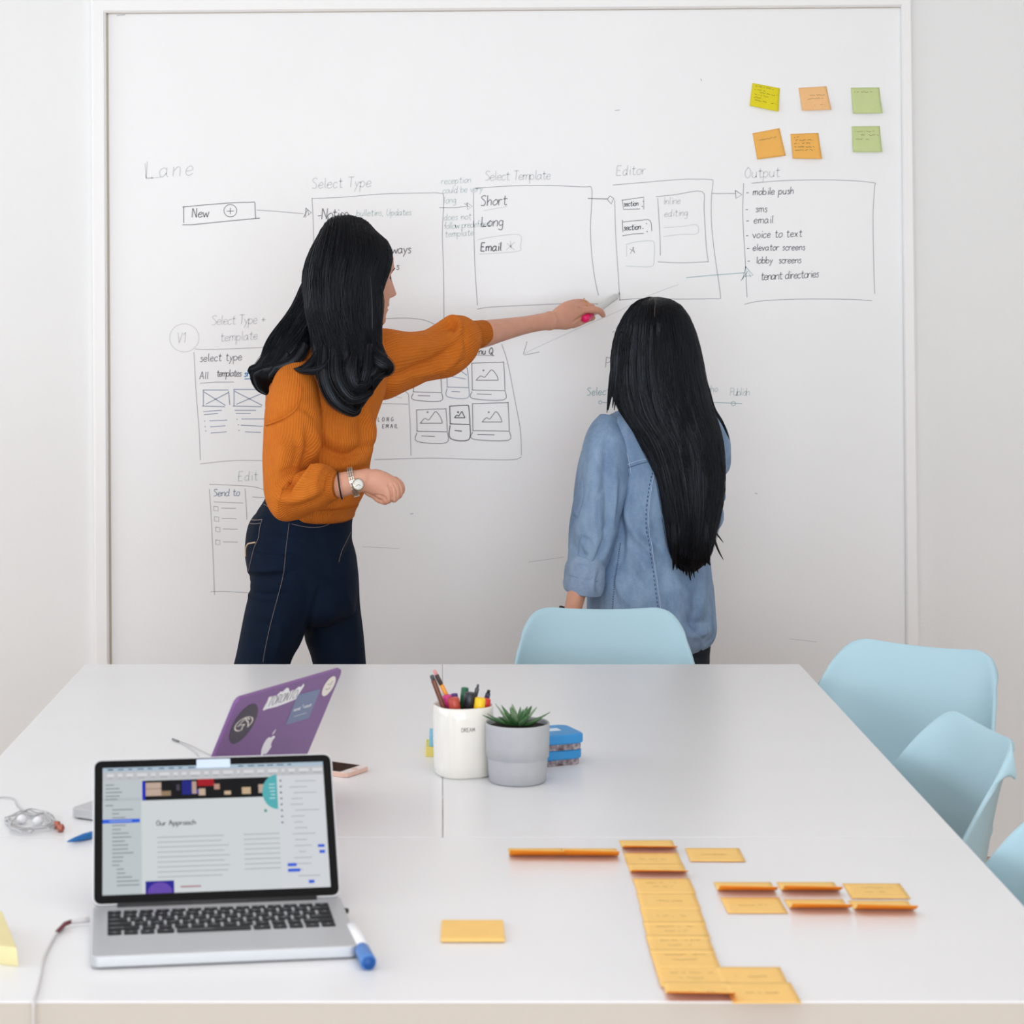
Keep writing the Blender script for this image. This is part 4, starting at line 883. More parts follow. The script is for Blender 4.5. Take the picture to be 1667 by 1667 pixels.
# phone
ph = PT(568, 1252, .74)
phone = thing('phone', 'rose gold phone with a black screen lying behind the laptop', 'phone', tuple(PT(565, 1267, .74)+Vector((-.0412, .0645, 0))), math.radians(58.6))
rose = mat('rose_gold', (226, 188, 172), .35, .3)
bdy = slab('phone_body', rrect(.067, .138, .009), .0, .0074, rose, phone, ins=.0012)
slab('phone_front', rrect(.064, .135, .008), .0072, .0078, mat('phone_white', (240, 232, 230), .2), phone, ins=.0003)
slab('screen', rrect(.0585, .104, .001, 2), .0077, .0081, black_gloss, phone, ins=.0002)
v, f = lathe([(0, 0), (.0055, 0), (.0055, .0002), (0, .0002)], (0, -.0605, .0079), 16); mk('home_button', v, f, rose, phone, local=True)
# blue pens
bl = mat('blue_pen_plastic', (24, 108, 178), .35)
a, c = PT(110, 1370, .7445), PT(175, 1352, .7455); ax = (c-a).normalized()
bp_ = thing('pen', 'blue pen lying left of the open laptop, tip pointing left', 'pen', tuple(a))
v, f = tube([a, a+ax*.012, a+ax*.03, c], [.001, .0032, .0052, .0055], 14); mk('barrel', v, f, bl, bp_)
wm = thing('marker_pen', 'white marker with a blue cap beside the laptop on the right', 'marker', tuple(PT(600, 1572, .74)))
a, c = PT(572, 1512, .7495), PT(600, 1567, .7495); ax = (c-a).normalized()
v, f = tube([a-ax*.001, a, a+ax*.002, a+(c-a)*.62], [.005, .0078, .0085, .0085], 20); mk('barrel', v, f, mat('marker_white', (232, 234, 238), .35), wm)
v, f = tube([a+(c-a)*.60, a+(c-a)*.66, c-ax*.002, c], [.0078, .0090, .0094, .0088], 20); mk('marker_cap', v, f, mat('marker_cap_blue', (70, 122, 190), .4), wm)
v, f = tube([c-ax*.0005, c+ax*.0008], [.0072, .0072], 20); mk('cap_end', v, f, mat('marker_cap_end', (18, 80, 156), .4), wm)
ub = thing('usb_receiver', 'tiny dark plug in the right side of the open laptop', 'usb plug', tuple(PT(556, 1487, .745)))
a = PT(553, 1481, .750); v, f = tube([a, a+Vector((.010, -.006, 0))], [.0035, .0035], 10); mk('plug_body', v, f, dark_rubber, ub)
# cables
cable_m = mat('cable_white', (206, 204, 204), .5); cable_p = mat('earbud_wire', (188, 188, 190), .4); maroon = mat('maroon_sleeve', (104, 44, 54), .6)
def cable(name, label, pts, r, m, z=.742, cat='cable', extra=None):
    P3 = [PT(p[0], p[1], (p[2] if len(p) > 2 else z)) if not isinstance(p, Vector) else p for p in pts]; c3 = cr([tuple(p) for p in P3], 8)
    t = thing(name, label, cat, (P3[0].x, P3[0].y, .74)); v, f = tube(c3, r, 8); mk('wire', v, f, m, t); return t
yfront = 2.549
e1 = PT(58, 1629, .7415); 
t = cable('charging_cable', 'white charging cable from the open laptop over the table front', [(146, 1497, .7475), (132, 1499, .747), (116, 1501, .746), (100, 1510, .7425), (86, 1530, .7425), (72, 1560, .7425), (66, 1590, .7425), (60, 1615, .7425),
     Vector((e1.x-.0015, yfront-.002, .741)), Vector((e1.x-.001, yfront-.006, .72)), Vector((e1.x, yfront-.008, .66)), Vector((e1.x, yfront-.02, .4)), Vector((e1.x+.02, yfront-.03, .02)), Vector((e1.x+.10, yfront-.03, .006))], .0017, cable_m)
a, c = PT(146, 1497, .7475), PT(116, 1501, .7465); v, f = tube([a, (a+c)/2, c], [.0035, .0034, .0026], 10); mk('plug', v, f, cable_m, t)
v, f = tube([PT(117, 1500, .7465), PT(106, 1504, .7455), PT(93, 1517, .7435)], [.0026, .0028, .0024], 10); mk('wrap', v, f, maroon, t, label='maroon tape wrap')
pts = []
R_ = random.Random(8)
for k in range(5):
    for i in range(14):
        a = 2*pi*i/14+k*.2; pts.append((46+k*1.5+(36+R_.uniform(-8, 8))*math.cos(a), 1336+R_.uniform(-2, 2)+(14+R_.uniform(-5, 5))*math.sin(a), .7425+.0012*k+R_.uniform(0, .002)))
t = cable('earphones', 'tangled white wired earphones at the left table edge', [(-20, 1300), (0, 1298), (22, 1300), (34, 1316)]+pts+[(70, 1345), (84, 1344), (92, 1345)], .0011, cable_p, cat='earphones')
for (x_, y_) in ((93, 1343), (99, 1348)):
    a = PT(x_, y_, .746); v, f = lathe([(0, -.006), (.004, -.005), (.0058, 0), (.004, .005), (0, .006)], tuple(a), 14); mk('earbud', v, f, mat('copper', (176, 104, 88), .3, .7), t, label='copper coloured earbud')
for (x_, y_) in ((36, 1333), (62, 1336)):
    a = PT(x_, y_, .748); v, f = lathe([(0, -.007), (.006, -.005), (.0085, 0), (.005, .005), (0, .007)], tuple(a), 14); mk('earbud', v, f, mat('clear_bud', (226, 226, 228), .2), t)
t = cable('thin_cable', 'thin grey cable with a small plug behind the open laptop', [(283, 1204), (296, 1208), (312, 1214), (330, 1223), (350, 1232), (372, 1238), (380, 1250)], .0009, cable_p)
v, f = tube([PT(281, 1203, .742), PT(291, 1207, .742)], .0018, 8); mk('plug', v, f, pm('plug', (120, 120, 122)), t)
v, f = tube([tuple(x) for x in cr([tuple(PT(*p, .742)) for p in ((292, 1207), (308, 1217), (320, 1226), (326, 1236))], 6)], .0009, 8); mk('wire', v, f, cable_p, t)
# yellow pad at the left corner
yp = thing('note_block', 'pale yellow note block cut off at the bottom left corner of the table', 'note block', tuple(PT(0, 1575, .74)))
q = [PT(30, 1574, .74), PT(6, 1512, .74), PT(-70, 1512, .74), PT(-70, 1560, .74)]
V = [p.copy() for p in q]+[p+Vector((-.002, 0, .022)) for p in q]
mk('paper_block', V, [(0, 1, 2, 3), (7, 6, 5, 4), (0, 4, 5, 1), (1, 5, 6, 2), (2, 6, 7, 3), (3, 7, 4, 0)], paper('block_cream', (240, 228, 176), .1, (236, 216, 150)), yp, smooth=False, bevel=.001)
# ================================================================== PEOPLE helpers
def head_shell(c, yaw, s=1.0, pitch=0.0, n=96, m=110):
    """closed head surface; local +x is the face, c = head centre, returns V,F and a local->world function"""
    zz = [-.118, -.114, -.104, -.09, -.075, -.055, -.035, -.015, .005, .03, .055, .08, .1, .113, .119]
    xf = [.050, .068, .0775, .079, .080, .0835, .0855, .086, .0875, .092, .0905, .079, .055, .028, .0]
    xb = [.0, -.02, -.035, -.048, -.058, -.072, -.085, -.093, -.098, -.101, -.099, -.088, -.066, -.036, 0]
    hw = [.018, .028, .038, .046, .053, .0605, .0655, .069, .071, .074, .075, .068, .052, .029, .0005]
    Z = np.concatenate([np.linspace(-.118, -.112, 5)[:-1], np.linspace(-.112, .112, m-9), np.linspace(.112, .119, 6)[1:]])
    XF, XB, HW = [np.interp(Z, zz, a) for a in (xf, xb, hw)]
    for a in (XF, XB, HW):
        k = np.array([1, 2, 3, 2, 1])/9.; a[2:-2] = np.convolve(a, k, 'valid')
    th = np.linspace(0, 2*pi, n, endpoint=False)
    # denser sampling at the face
    th = th-.55*np.sin(th)
    G = np.zeros((len(Z), n, 3)); ct, s_ = np.cos(th), np.sin(th)
    for i, z in enumerate(Z):
        cx_ = (XF[i]+XB[i])/2; rx = (XF[i]-XB[i])/2; e = 2.25
        x = cx_+rx*np.sign(ct)*np.abs(ct)**(2/e); y = HW[i]*np.sign(s_)*np.abs(s_)**(2/e)
        f = np.clip(ct, 0, 1)**.5
        g = lambda v, c0, w_: np.exp(-((v-c0)/w_)**2)
        nz = np.interp(z, [-.046, -.041, -.034, -.015, .006, .02, .03], [0, .018, .029, .020, .010, .005, 0]); nw = np.interp(z, [-.045, -.034, 0, .02], [.0150, .0125, .0085, .008])
        x = x+f*nz*g(y, 0, nw)
        x = x-f*.0095*(g(y, .031, .015)+g(y, -.031, .015))*g(z, .004, .013)             # eye sockets
        x = x+f*.0035*(g(y, .03, .02)+g(y, -.03, .02))*g(z, .026, .009)                  # brow
        x = x+f*.0035*(g(y, .04, .018)+g(y, -.04, .018))*g(z, -.022, .018)               # cheek
        x = x+f*(.0085*g(z, -.059, .0055)+.0080*g(z, -.074, .0055)-.007*g(z, -.0665, .0032))*g(y, 0, .020) # lips
        x = x-f*.003*g(z, -.084, .006)*g(y, 0, .02)+f*.004*g(z, -.100, .009)*g(y, 0, .018)
        G[i, :, 0] = x; G[i, :, 1] = y; G[i, :, 2] = z
    R3 = Matrix.Rotation(yaw, 4, 'Z') @ Matrix.Rotation(pitch, 4, 'Y'); Rn = np.array(R3.to_3x3())
    Wd = (G*s).reshape(-1, 3) @ Rn.T+np.array(c)
    V, Fc = gridmesh(Wd.reshape(G.shape))
    def tw(x, y, z): return Vector(c)+R3 @ Vector((x*s, y*s, z*s))
    return (V, Fc), tw, (G, Rn)
def face_parts(person, tw, bvh, fwd):
    """eyes, brows and lips laid on the face"""
    def sf(y, z, lift=.0006):
        o_ = tw(.16, y, z); r = bvh.ray_cast(o_, (tw(0, y, z)-o_).normalized()); return (r[0]+fwd*lift) if r[0] is not None else tw(.09, y, z)
    for s in (-1, 1):
        e = mk('eyeball', *lathe([(0, -.0115), (.006, -.0098), (.0102, -.0055), (.0117, 0), (.0102, .0055), (.006, .0098), (0, .0115)], tuple(sf(s*.031, .004)-fwd*.0085), 18), eye_white, person)
        pI = sf(s*.031, .004)-fwd*.0085+fwd*.0106; b = MB()
        sd = Vector((-fwd.y, fwd.x, 0)); b.poly([pI+sd*.0052*math.cos(a*pi/8)+Vector((0, 0, 1))*.0052*math.sin(a*pi/8)+fwd*.0013 for a in range(16)]); b.build('iris', iris_m, e, smooth=False)
        pts = [sf(s*y, z, .0002) for y, z in ((.013, .0225), (.022, .0265), (.032, .0285), (.042, .026), (.050, .0205))]
        v, f = tube(cr([tuple(p) for p in pts], 5), [.0011]*3+[.0017]*10+[.0012]*5+[.0006]*3, 8); mk('eyebrow', v, f, brow_m, person)
        pts = [sf(s*y, z, .0006) for y, z in ((.018, .003), (.024, .0095), (.032, .0115), (.040, .0085), (.046, .003))]
        v, f = tube(cr([tuple(p) for p in pts], 5), .0012, 6); mk('eyelashes', v, f, brow_m, person)
    for z, hh in ((-.0605, .0026), (-.0725, .0031)):
        ys = np.linspace(-.021, .021, 15); pts = [sf(y, z+.004*(abs(y)/.021)**2*(-1 if z > -.065 else 1)+(-.003 if z > -.065 else .003)*0, -.0006) for y in ys]
        v, f = tube(pts, [hh*max(.15, (1-(abs(y)/.0215)**2.2)) for y in ys], 10); mk('lip', v, f, lip_m, person)
def ear(tw, s):
    V, F_ = [], []
    pts = [(-.005, s*.069, -.028), (-.008, s*.074, -.018), (-.012, s*.077, 0), (-.013, s*.078, .015), (-.006, s*.075, .024), (.002, s*.071, .018)]
    v, f = tube([tw(*p) for p in cr(pts, 3)], [.005]*4+[.0065]*8+[.004]*4, 10); return v, f
def px_tube(pts, sides=14):
    """pts: (px,py,Y,r) -> closed tapered tube with rounded ends"""
    A = cr([tuple(P(p[0], p[1], p[2]))+(p[3],) for p in pts], 6)
    c = A[:, :3]; r = A[:, 3].copy(); t0 = c[0]-c[1]; t0 /= np.linalg.norm(t0)+1e-9; t1 = c[-1]-c[-2]; t1 /= np.linalg.norm(t1)+1e-9
    C = [c[0]+t0*r[0]*.9, c[0]+t0*r[0]*.6]+list(c)+[c[-1]+t1*r[-1]*.6, c[-1]+t1*r[-1]*.9]; Rr = [r[0]*.35, r[0]*.8]+list(r)+[r[-1]*.8, r[-1]*.35]
    return tube(C, Rr, sides)
def shell(rings, nu=40, sub=6, e=2.1): return gridmesh(loft(rings, nu, sub, e))
def strands(name, G, n, m, parent, v0=(0, .0), v1=(.9, 1.0), rad=.0007, lift=(.0005, .004), drift=.02, front_only=True, seed=1, steps=18, wave=0.0, ext=0.0, label=None, u_rng=None):
    """hairs that follow the constant-u lines of a lofted hair surface"""
    R_ = np.random.default_rng(seed); nv, nu = G.shape[:2]; N = gnormals(G); V = []; Fc = []
    for k in range(n):
        u = R_.uniform(0, 1) if u_rng is None else R_.uniform(*u_rng)
        # camera side is u in (0.5,1) -> see loft(); sample with bias to the camera side
        a0 = R_.uniform(*v0); a1 = R_.uniform(*v1); lf = R_.uniform(*lift); dr = R_.normal(0, drift); ph = R_.uniform(0, 6.28); wv = wave*R_.uniform(.4, 1)
        pts = []; 
        for i in range(steps):
            t = i/(steps-1); v = (a0+(a1-a0)*t)*(nv-1); uu = (u+dr*t*t+wv*math.sin(ph+t*7)*t)*nu
            i0 = int(min(max(v, 0), nv-1.001)); fv = min(v-i0, 1.0+ext); j0 = int(math.floor(uu)) % nu; fu = uu-math.floor(uu); j1 = (j0+1) % nu
            p = (G[i0, j0]*(1-fu)+G[i0, j1]*fu)*(1-fv)+(G[i0+1, j0]*(1-fu)+G[i0+1, j1]*fu)*fv
            nn = N[i0, j0]; pts.append(p+nn*lf*(.4+.6*math.sin(pi*min(t+.1, 1))))
        r = [rad*(.5+.5*min(1, t*6))*(1-.8*t**3) for t in np.linspace(0, 1, steps)]
        v_, f_ = tube(pts, r, 3, cap=False); n0 = len(V); V += v_; Fc += [tuple(i+n0 for i in q) for q in f_]
    return mk(name, V, Fc, m, parent, label=label)
def lock(b, pts, r, flat=.45, sides=10):
    """a flattened tapering lock of hair through (px,py,Y)"""
    c = cr([tuple(P(*p)) for p in pts], 7); n = len(c); T = np.gradient(c, axis=0); T /= np.linalg.norm(T, axis=1)[:, None]
    view = np.array([0, 1, 0.]); S_ = np.cross(T, view); S_ /= np.linalg.norm(S_, axis=1)[:, None]+1e-9; Dp = np.cross(T, S_)
    tt = np.linspace(0, 1, n); rr_ = np.interp(tt, np.linspace(0, 1, len(r)), r)*.8
    V = []; Fc = []
    for i in range(n):
        for k in range(sides):
            a = 2*pi*k/sides; V.append(c[i]+S_[i]*rr_[i]*math.cos(a)+Dp[i]*rr_[i]*flat*math.sin(a)*(1+.25*math.cos(3*a)))
    for i in range(n-1):
        for k in range(sides): k2 = (k+1) % sides; Fc.append((i*sides+k, i*sides+k2, (i+1)*sides+k2, (i+1)*sides+k))
    Fc.append(tuple(range(sides))[::-1]); Fc.append(tuple((n-1)*sides+k for k in range(sides)))
    b.add(V, Fc)
    # fine strands over the core of the lock
    R2 = random.Random(int(pts[0][0]*13+pts[0][1])); big = max(r)
    for q in range(int(10+big*1800)):
        a0 = R2.uniform(0, 2*pi); k0 = R2.uniform(.9, 1.4); tw_ = R2.uniform(-.8, .8); e0 = R2.uniform(0, .12); e1 = R2.uniform(.88, 1.0)
        i0, i1 = int(e0*(n-1)), int(e1*(n-1)); SP_ = []
        for i in range(i0, i1+1):
            a = a0+tw_*tt[i]; SP_.append(c[i]+S_[i]*rr_[i]*k0*math.cos(a)+Dp[i]*rr_[i]*flat*k0*math.sin(a)*1.1)
        if len(SP_) > 3:
            v2, f2 = tube(SP_, [.0007*min(1, .3+3*(1-j/len(SP_))) for j in range(len(SP_))], 3, cap=False); b.add(v2, f2)
def stitch(parent, bvh, pts, m, name='seam_stitching', wd=.0011, n=40, dash=False, lift=.001, label=None):
    s = on_surface(bvh, pts, n, lift)
    if len(s) < 3: return
    if not dash: v, f = tube(s, wd, 6); mk(name, v, f, m, parent, label=label); return
    b = MB()
    for i in range(0, len(s)-1, 2): v, f = tube([s[i], s[i+1]], wd, 5); b.add(v, f)
    b.build(name, m, parent)
def body_mesh(parent, parts, voxel, m, sm_=3, folds=None):
    V, Nn, Fc = remesh(parts, voxel, sm_)
    if folds: V = V+Nn*(fold_field(V, folds)*np.clip(-Nn[:, 1]*2+.5, 0, 1))[:, None]
    mk('body', V, Fc, m, parent); return V, Fc
def shoe(parent, x, y, yaw, m):
    Mx = Matrix.Translation((x, y, 0)) @ Matrix.Rotation(yaw, 4, 'Z')   # toe along local +x
    prof = [(-.075, .030, .06), (-.07, .036, .085), (-.03, .037, .095), (.03, .040, .075), (.08, .046, .055), (.13, .046, .042), (.165, .034, .03), (.178, .012, .02)]
    A = cr(prof, 4); V = []; nn = 20
    for x_, hw, hz in A:
        for k in range(nn):
            a = 2*pi*k/nn; V.append(tuple(Mx @ Vector((x_, hw*math.cos(a), max(0.001, hz/2+hz/2*math.sin(a)*1.0)))))
    Fc = [(i*nn+k, i*nn+(k+1) % nn, (i+1)*nn+(k+1) % nn, (i+1)*nn+k) for i in range(len(A)-1) for k in range(nn)]+[tuple(range(nn))[::-1], tuple((len(A)-1)*nn+k for k in range(nn))]
    mk('shoe', V, Fc, m, parent)

# ================================================================== WOMAN IN THE RUST SWEATER
wa = thing('person', 'person in a rust knit sweater and dark jeans pointing at the board with a marker', 'person', (-.29, 5.42, 0))
yawA = math.radians(31)
hc = P(579.5, 454, 5.42); (hs, tw, _) = head_shell(tuple(hc), yawA, .98, math.radians(2))
neck = shell([(566, 500, 606, 510, 5.42, .045), (558, 530, 602, 540, 5.42, .047), (548, 560, 604, 575, 5.42, .06)])
torsoA = shell([(520, 560, 600, 560, 5.42, .06), (480, 590, 625, 600, 5.42, .10), (462, 640, 616, 640, 5.42, .115), (466, 700, 602, 700, 5.42, .10), (476, 760, 592, 760, 5.42, .09), (456, 820, 562, 822, 5.42, .085), (432, 880, 556, 880, 5.42, .09), (424, 940, 560, 940, 5.42, .09), (440, 980, 550, 980, 5.42, .075)])
uarmR = shell([(446, 625, 510, 640, 5.32, .05), (440, 690, 505, 690, 5.27, .046), (446, 740, 492, 743, 5.235, .037), (448, 785, 482, 785, 5.215, .034), (462, 820, 492, 794, 5.20, .033), (500, 822, 510, 780, 5.185, .034), (540, 813, 546, 771, 5.17, .030), (562, 808.5, 566, 767, 5.155, .0265), (579, 803, 583, 765, 5.15, .023), (592, 801, 600, 762.5, 5.15, .0215), (602, 798, 612, 768, 5.15, .012)])
handR = [shell([(588, 798, 596, 768, 5.15, .016), (598, 802, 610, 763.5, 5.15, .021), (608, 806, 626, 767.5, 5.15, .021), (618, 812, 640, 775, 5.15, .020), (629, 812, 647, 784, 5.152, .017), (636, 806, 648, 790, 5.154, .012)]),
   px_tube([(627, 788, 5.143, .0105), (631.5, 800, 5.138, .0108), (632.5, 812, 5.140, .0100), (627, 815, 5.152, .0085)]),
   px_tube([(636, 784, 5.143, .0100), (642.5, 797, 5.137, .0104), (643, 811, 5.140, .0092), (637, 812, 5.153, .0080)]),
   px_tube([(641, 782, 5.148, .0095), (648.5, 794, 5.143, .0098), (649.5, 806, 5.146, .0086), (644, 808, 5.157, .0075)]),
   px_tube([(643, 781, 5.158, .0085), (652, 789, 5.154, .0084), (654, 799, 5.157, .0076), (649, 803, 5.165, .0065)]),
   px_tube([(600, 799, 5.158, .0120), (610, 806, 5.162, .0098), (617, 813, 5.160, .0086), (627, 817, 5.152, .0074)])]
armL = shell([(600, 560, 612, 620, 5.50, .05), (650, 552, 652, 612, 5.58, .045), (700, 545, 702, 598, 5.65, .040), (745, 534, 748, 584, 5.71, .037), (768, 527, 771, 571, 5.735, .034), (789, 521.5, 793, 564.5, 5.76, .033), (817, 518.5, 820, 555, 5.80, .029), (855, 514.5, 857, 543.5, 5.85, .024), (884, 509.5, 885, 538, 5.885, .020), (899, 507.5, 899, 536, 5.90, .0185), (910, 530, 908, 508, 5.915, .010)])
handL = [shell([(880, 511, 880, 537.5, 5.88, .0192), (890, 508.8, 890, 537.2, 5.892, .0190), (899, 507, 900, 536.5, 5.905, .020), (909, 498.5, 912, 536.5, 5.92, .020), (921, 490.5, 925, 536.5, 5.935, .019), (933, 490, 938, 529, 5.95, .016), (941, 493, 947, 518, 5.96, .013), (946, 496, 950, 512, 5.965, .009)]),
   px_tube([(934, 507, 5.945, .0115), (947, 505.5, 5.955, .0105), (960, 504.5, 5.962, .0098), (970, 504.8, 5.972, .0096), (978, 508, 5.984, .0086), (981.5, 513, 5.992, .0075)]),
   px_tube([(932, 498, 5.957, .0095), (944, 497, 5.968, .0090), (957, 497.5, 5.978, .0084), (964.5, 499.5, 5.988, .0078)]),
   px_tube([(930, 494, 5.97, .0090), (943, 491.5, 5.985, .0082), (953, 493, 5.995, .0076), (958, 498, 6.0, .0070)]),
   px_tube([(926, 494, 5.975, .0080), (937, 491.5, 5.993, .0074), (946, 495, 6.003, .0068), (950, 500, 6.008, .0062)]),
   px_tube([(915, 525, 5.93, .0125), (930, 528, 5.945, .0112), (942, 525.5, 5.962, .0096), (954, 520.5, 5.982, .0085), (965, 517.5, 5.998, .0076)])]
grooves = [([(632, 790), (637, 800), (638, 812), (638, 820)], 1.5, -0.0045), ([(640, 786), (645.5, 797), (646.5, 809), (646, 817)], 1.5, -0.0042), ([(647, 783), (652, 793), (653, 806), (651, 812)], 1.3, -0.0036), ([(611, 806), (620, 808), (627, 812), (628, 817)], 1.6, -0.0060),
   ([(940, 501), (952, 501.5), (966, 502)], 1.3, -0.0045), ([(936, 492.5), (946, 493.5), (958, 495)], 1.0, -0.0027), ([(934, 524), (942, 519), (950, 514), (958, 511)], 1.7, -0.0060), ([(936, 497), (940, 505), (938, 514)], 4, 0.0023), ([(898, 512), (901, 522), (900, 532)], 2.5, -0.0015)]
# legs under the jeans and feet
def leg_parts(pts): return px_tube(pts, 18)
legR = [(468, 930, 5.39, .060), (437, 1040, 5.36, .054), (404, 1180, 5.36, .047), (382, 1300, 5.38, .044), (352, 1478, 5.42, .032)]
legL = [(525, 930, 5.46, .060), (550, 1060, 5.48, .052), (566, 1180, 5.48, .047), (574, 1300, 5.49, .044), (583, 1455, 5.50, .032)]
Va, Fa = body_mesh(wa, [hs, neck, torsoA, uarmR, armL, ear(tw, 1), ear(tw, -1), leg_parts(legR), leg_parts(legL)]+handR+handL, .0022, skin, 4, grooves)
bvA = bvh_of(Va, Fa); fwd = Vector((math.cos(yawA), math.sin(yawA), 0)); face_parts(wa, tw, bvA, fwd)
fA = P(352, 1500, 5.42); shoe(wa, fA.x, 5.42, math.radians(10), shoe_m); fB = P(583, 1490, 5.5); shoe(wa, fB.x, 5.50, math.radians(25), shoe_m)
# jeans: one continuous garment
hip = shell([(432, 800, 580, 800, 5.42, .115), (431, 812, 578, 818, 5.42, .118), (419, 832, 576, 836, 5.42, .125), (406, 853, 573, 856, 5.42, .128), (400, 880, 574, 882, 5.42, .13), (399, 905, 580, 905, 5.42, .13), (403, 928, 583, 930, 5.42, .128), (409, 950, 582, 955, 5.42, .12), (422, 972, 580, 975, 5.42, .118), (440, 995, 572, 998, 5.42, .105), (468, 1014, 545, 1014, 5.42, .07)], 60, 8, 2.2)
jR = shell([(401, 900, 520, 905, 5.385, .105), (404, 930, 522, 935, 5.38, .103), (408, 945, 522, 955, 5.375, .10), (404.5, 970, 515, 985, 5.37, .095), (397.5, 1000, 503, 1015, 5.365, .091), (388, 1046, 489, 1050, 5.36, .087), (381, 1080, 474, 1082, 5.36, .083), (358, 1180, 446, 1182, 5.36, .071), (346, 1300, 420, 1302, 5.38, .062), (322, 1440, 386, 1442, 5.42, .052), (318, 1478, 384, 1480, 5.42, .052)], 48, 8, 2.1)
jL = shell([(480, 900, 578, 900, 5.46, .10), (490, 935, 584, 935, 5.465, .10), (492, 985, 587, 985, 5.47, .095), (496, 1034, 592, 1030, 5.475, .09), (509, 1080, 595.5, 1080, 5.48, .084), (523, 1180, 604, 1180, 5.48, .07), (536, 1300, 610, 1300, 5.49, .062), (550, 1430, 614, 1430, 5.5, .052), (552, 1462, 614, 1462, 5.5, .052)], 48, 8, 2.1)
V, Nn, Fc = remesh([hip, jR, jL], .0045, 5)
jf = [([(405, 938), (430, 938), (455, 936), (478, 931)], 4, -0.0078), ([(405, 930), (430, 930), (455, 927)], 4, 0.0052), ([(406, 960), (420, 965), (440, 968), (465, 966)], 3.5, -0.0072), ([(405, 968), (425, 973), (450, 975)], 4, 0.0052),
      ([(432, 872), (460, 874), (490, 882)], 5, -0.0039), ([(470, 880), (500, 905), (525, 935)], 7, 0.0052), ([(484, 910), (520, 940), (540, 960)], 6, -0.0052), ([(500, 870), (530, 890), (560, 920)], 6, -0.0039), ([(440, 1000), (455, 1030), (450, 1060)], 6, 0.0046), ([(405, 1010), (430, 1016), (450, 1014)], 5, -0.0039), ([(400, 1040), (430, 1050)], 5, -0.0039),
      ([(575, 870), (565, 900), (552, 925)], 4, -0.0052), ([(520, 960), (508, 1000), (500, 1034)], 5, -0.0078), ([(560, 960), (575, 1000), (580, 1050)], 7, 0.0039), ([(430, 835), (420, 850), (412, 880)], 6, 0.0039), ([(415, 835), (440, 845), (462, 860)], 4, -0.0039)]
fac = np.clip(-Nn[:, 1]*2+.6, 0, 1); V = V+Nn*(fold_field(V, jf)*fac+pseudo(V, 22, 3)*.0022)[:, None]
jeans = mk('jeans', V, Fc, denim_dark, wa)
bvJ = bvh_of(V, Fc)
stitch(jeans, bvJ, [(471, 852), (468, 875), (465, 900), (462, 930), (458, 950), (450, 980), (442, 1010), (433, 1050), (428, 1078)], thread_tan, 'side_seam', .0006, 60)
stitch(jeans, bvJ, [(475, 853), (500, 858), (525, 857), (545, 848)], thread_tan, 'front_pocket_seam', .0006, 40)
stitch(jeans, bvJ, [(406, 846), (416, 847), (427, 846)], thread_tan, 'pocket_hem', .0011, 20); stitch(jeans, bvJ, [(405, 852), (414, 853), (424, 852)], thread_tan, 'pocket_hem', .0008, 20)
stitch(jeans, bvJ, [(427, 846), (423, 860), (421, 876), (414, 892), (409, 912), (405, 930)], thread_tan, 'pocket_seam', .0007, 40)
stitch(jeans, bvJ, [(400.5, 906), (400.5, 894), (404, 886), (410, 884), (416, 883)], mat('pocket_embroidery', (206, 178, 150), .7), 'pocket_embroidery', .0019, 30)
stitch(jeans, bvJ, [(571, 866), (564, 880), (556, 897), (551, 915)], thread_tan, 'fly_seam', .0006, 30)
stitch(jeans, bvJ, [(430, 821), (440, 827), (452, 832)], thread_tan, 'waistband_seam', .0009, 20, True)
# sweater
tor = [(505, 545, 622, 541, 5.42, .07), (478, 572, 626, 566, 5.42, .10), (452, 600, 630, 600, 5.42, .118), (437, 630, 627, 632, 5.41, .128), (432, 660, 620, 655, 5.41, .13), (436, 695, 611.5, 685, 5.41, .13), (444, 735, 608, 722, 5.41, .128), (448, 765, 604, 755, 5.41, .128), (450, 790, 600, 783, 5.41, .13), (452, 812, 591, 806, 5.41, .13), (456, 830, 580, 828, 5.41, .128), (461, 838, 577, 838, 5.41, .124), (466, 840, 573, 840, 5.41, .116)]
tf = [([(485, 661), (500, 672), (512, 690), (520, 715)], 5, -0.0090), ([(520, 690), (535, 710), (560, 722), (590, 716)], 9, 0.0105), ([(516, 722), (535, 735), (565, 742), (600, 725)], 6, -0.0150), ([(520, 755), (550, 760), (590, 748)], 8, 0.0105), ([(596, 660), (604, 700), (600, 740)], 6, 0.0120), ([(585, 672), (590, 705), (582, 735)], 7, -0.0090),
      ([(560, 680), (566, 700), (562, 715)], 7, 0.0060), ([(520, 828), (545, 833), (578, 826)], 3.5, -0.0060), ([(600, 768), (592, 790), (580, 806)], 5, 0.0075), ([(612, 640), (618, 610), (622, 580)], 8, 0.0090), ([(530, 770), (560, 772), (600, 760)], 4, -0.0090)]
sw, Gt = cloth('sweater', tor, knit, wa, tf, 120, 10, 2.3, .0035, 20, 2, ret=True)
ext = [(461, 834, 578, 834, 5.41, .124), (464, 842, 577.5, 840, 5.41, .122), (470, 848, 572, 845, 5.41, .116)]
cloth('hem_band', [(457, 822, 584, 822, 5.41, .129), (460, 834, 579, 832, 5.41, .129), (466, 843, 576.5, 841, 5.41, .123), (474, 846, 570, 845, 5.41, .112)], knit_cuff, sw, [([(500, 828), (540, 832), (575, 826)], 4, .002)], 100, 6, 2.3, .001, 20, 2)
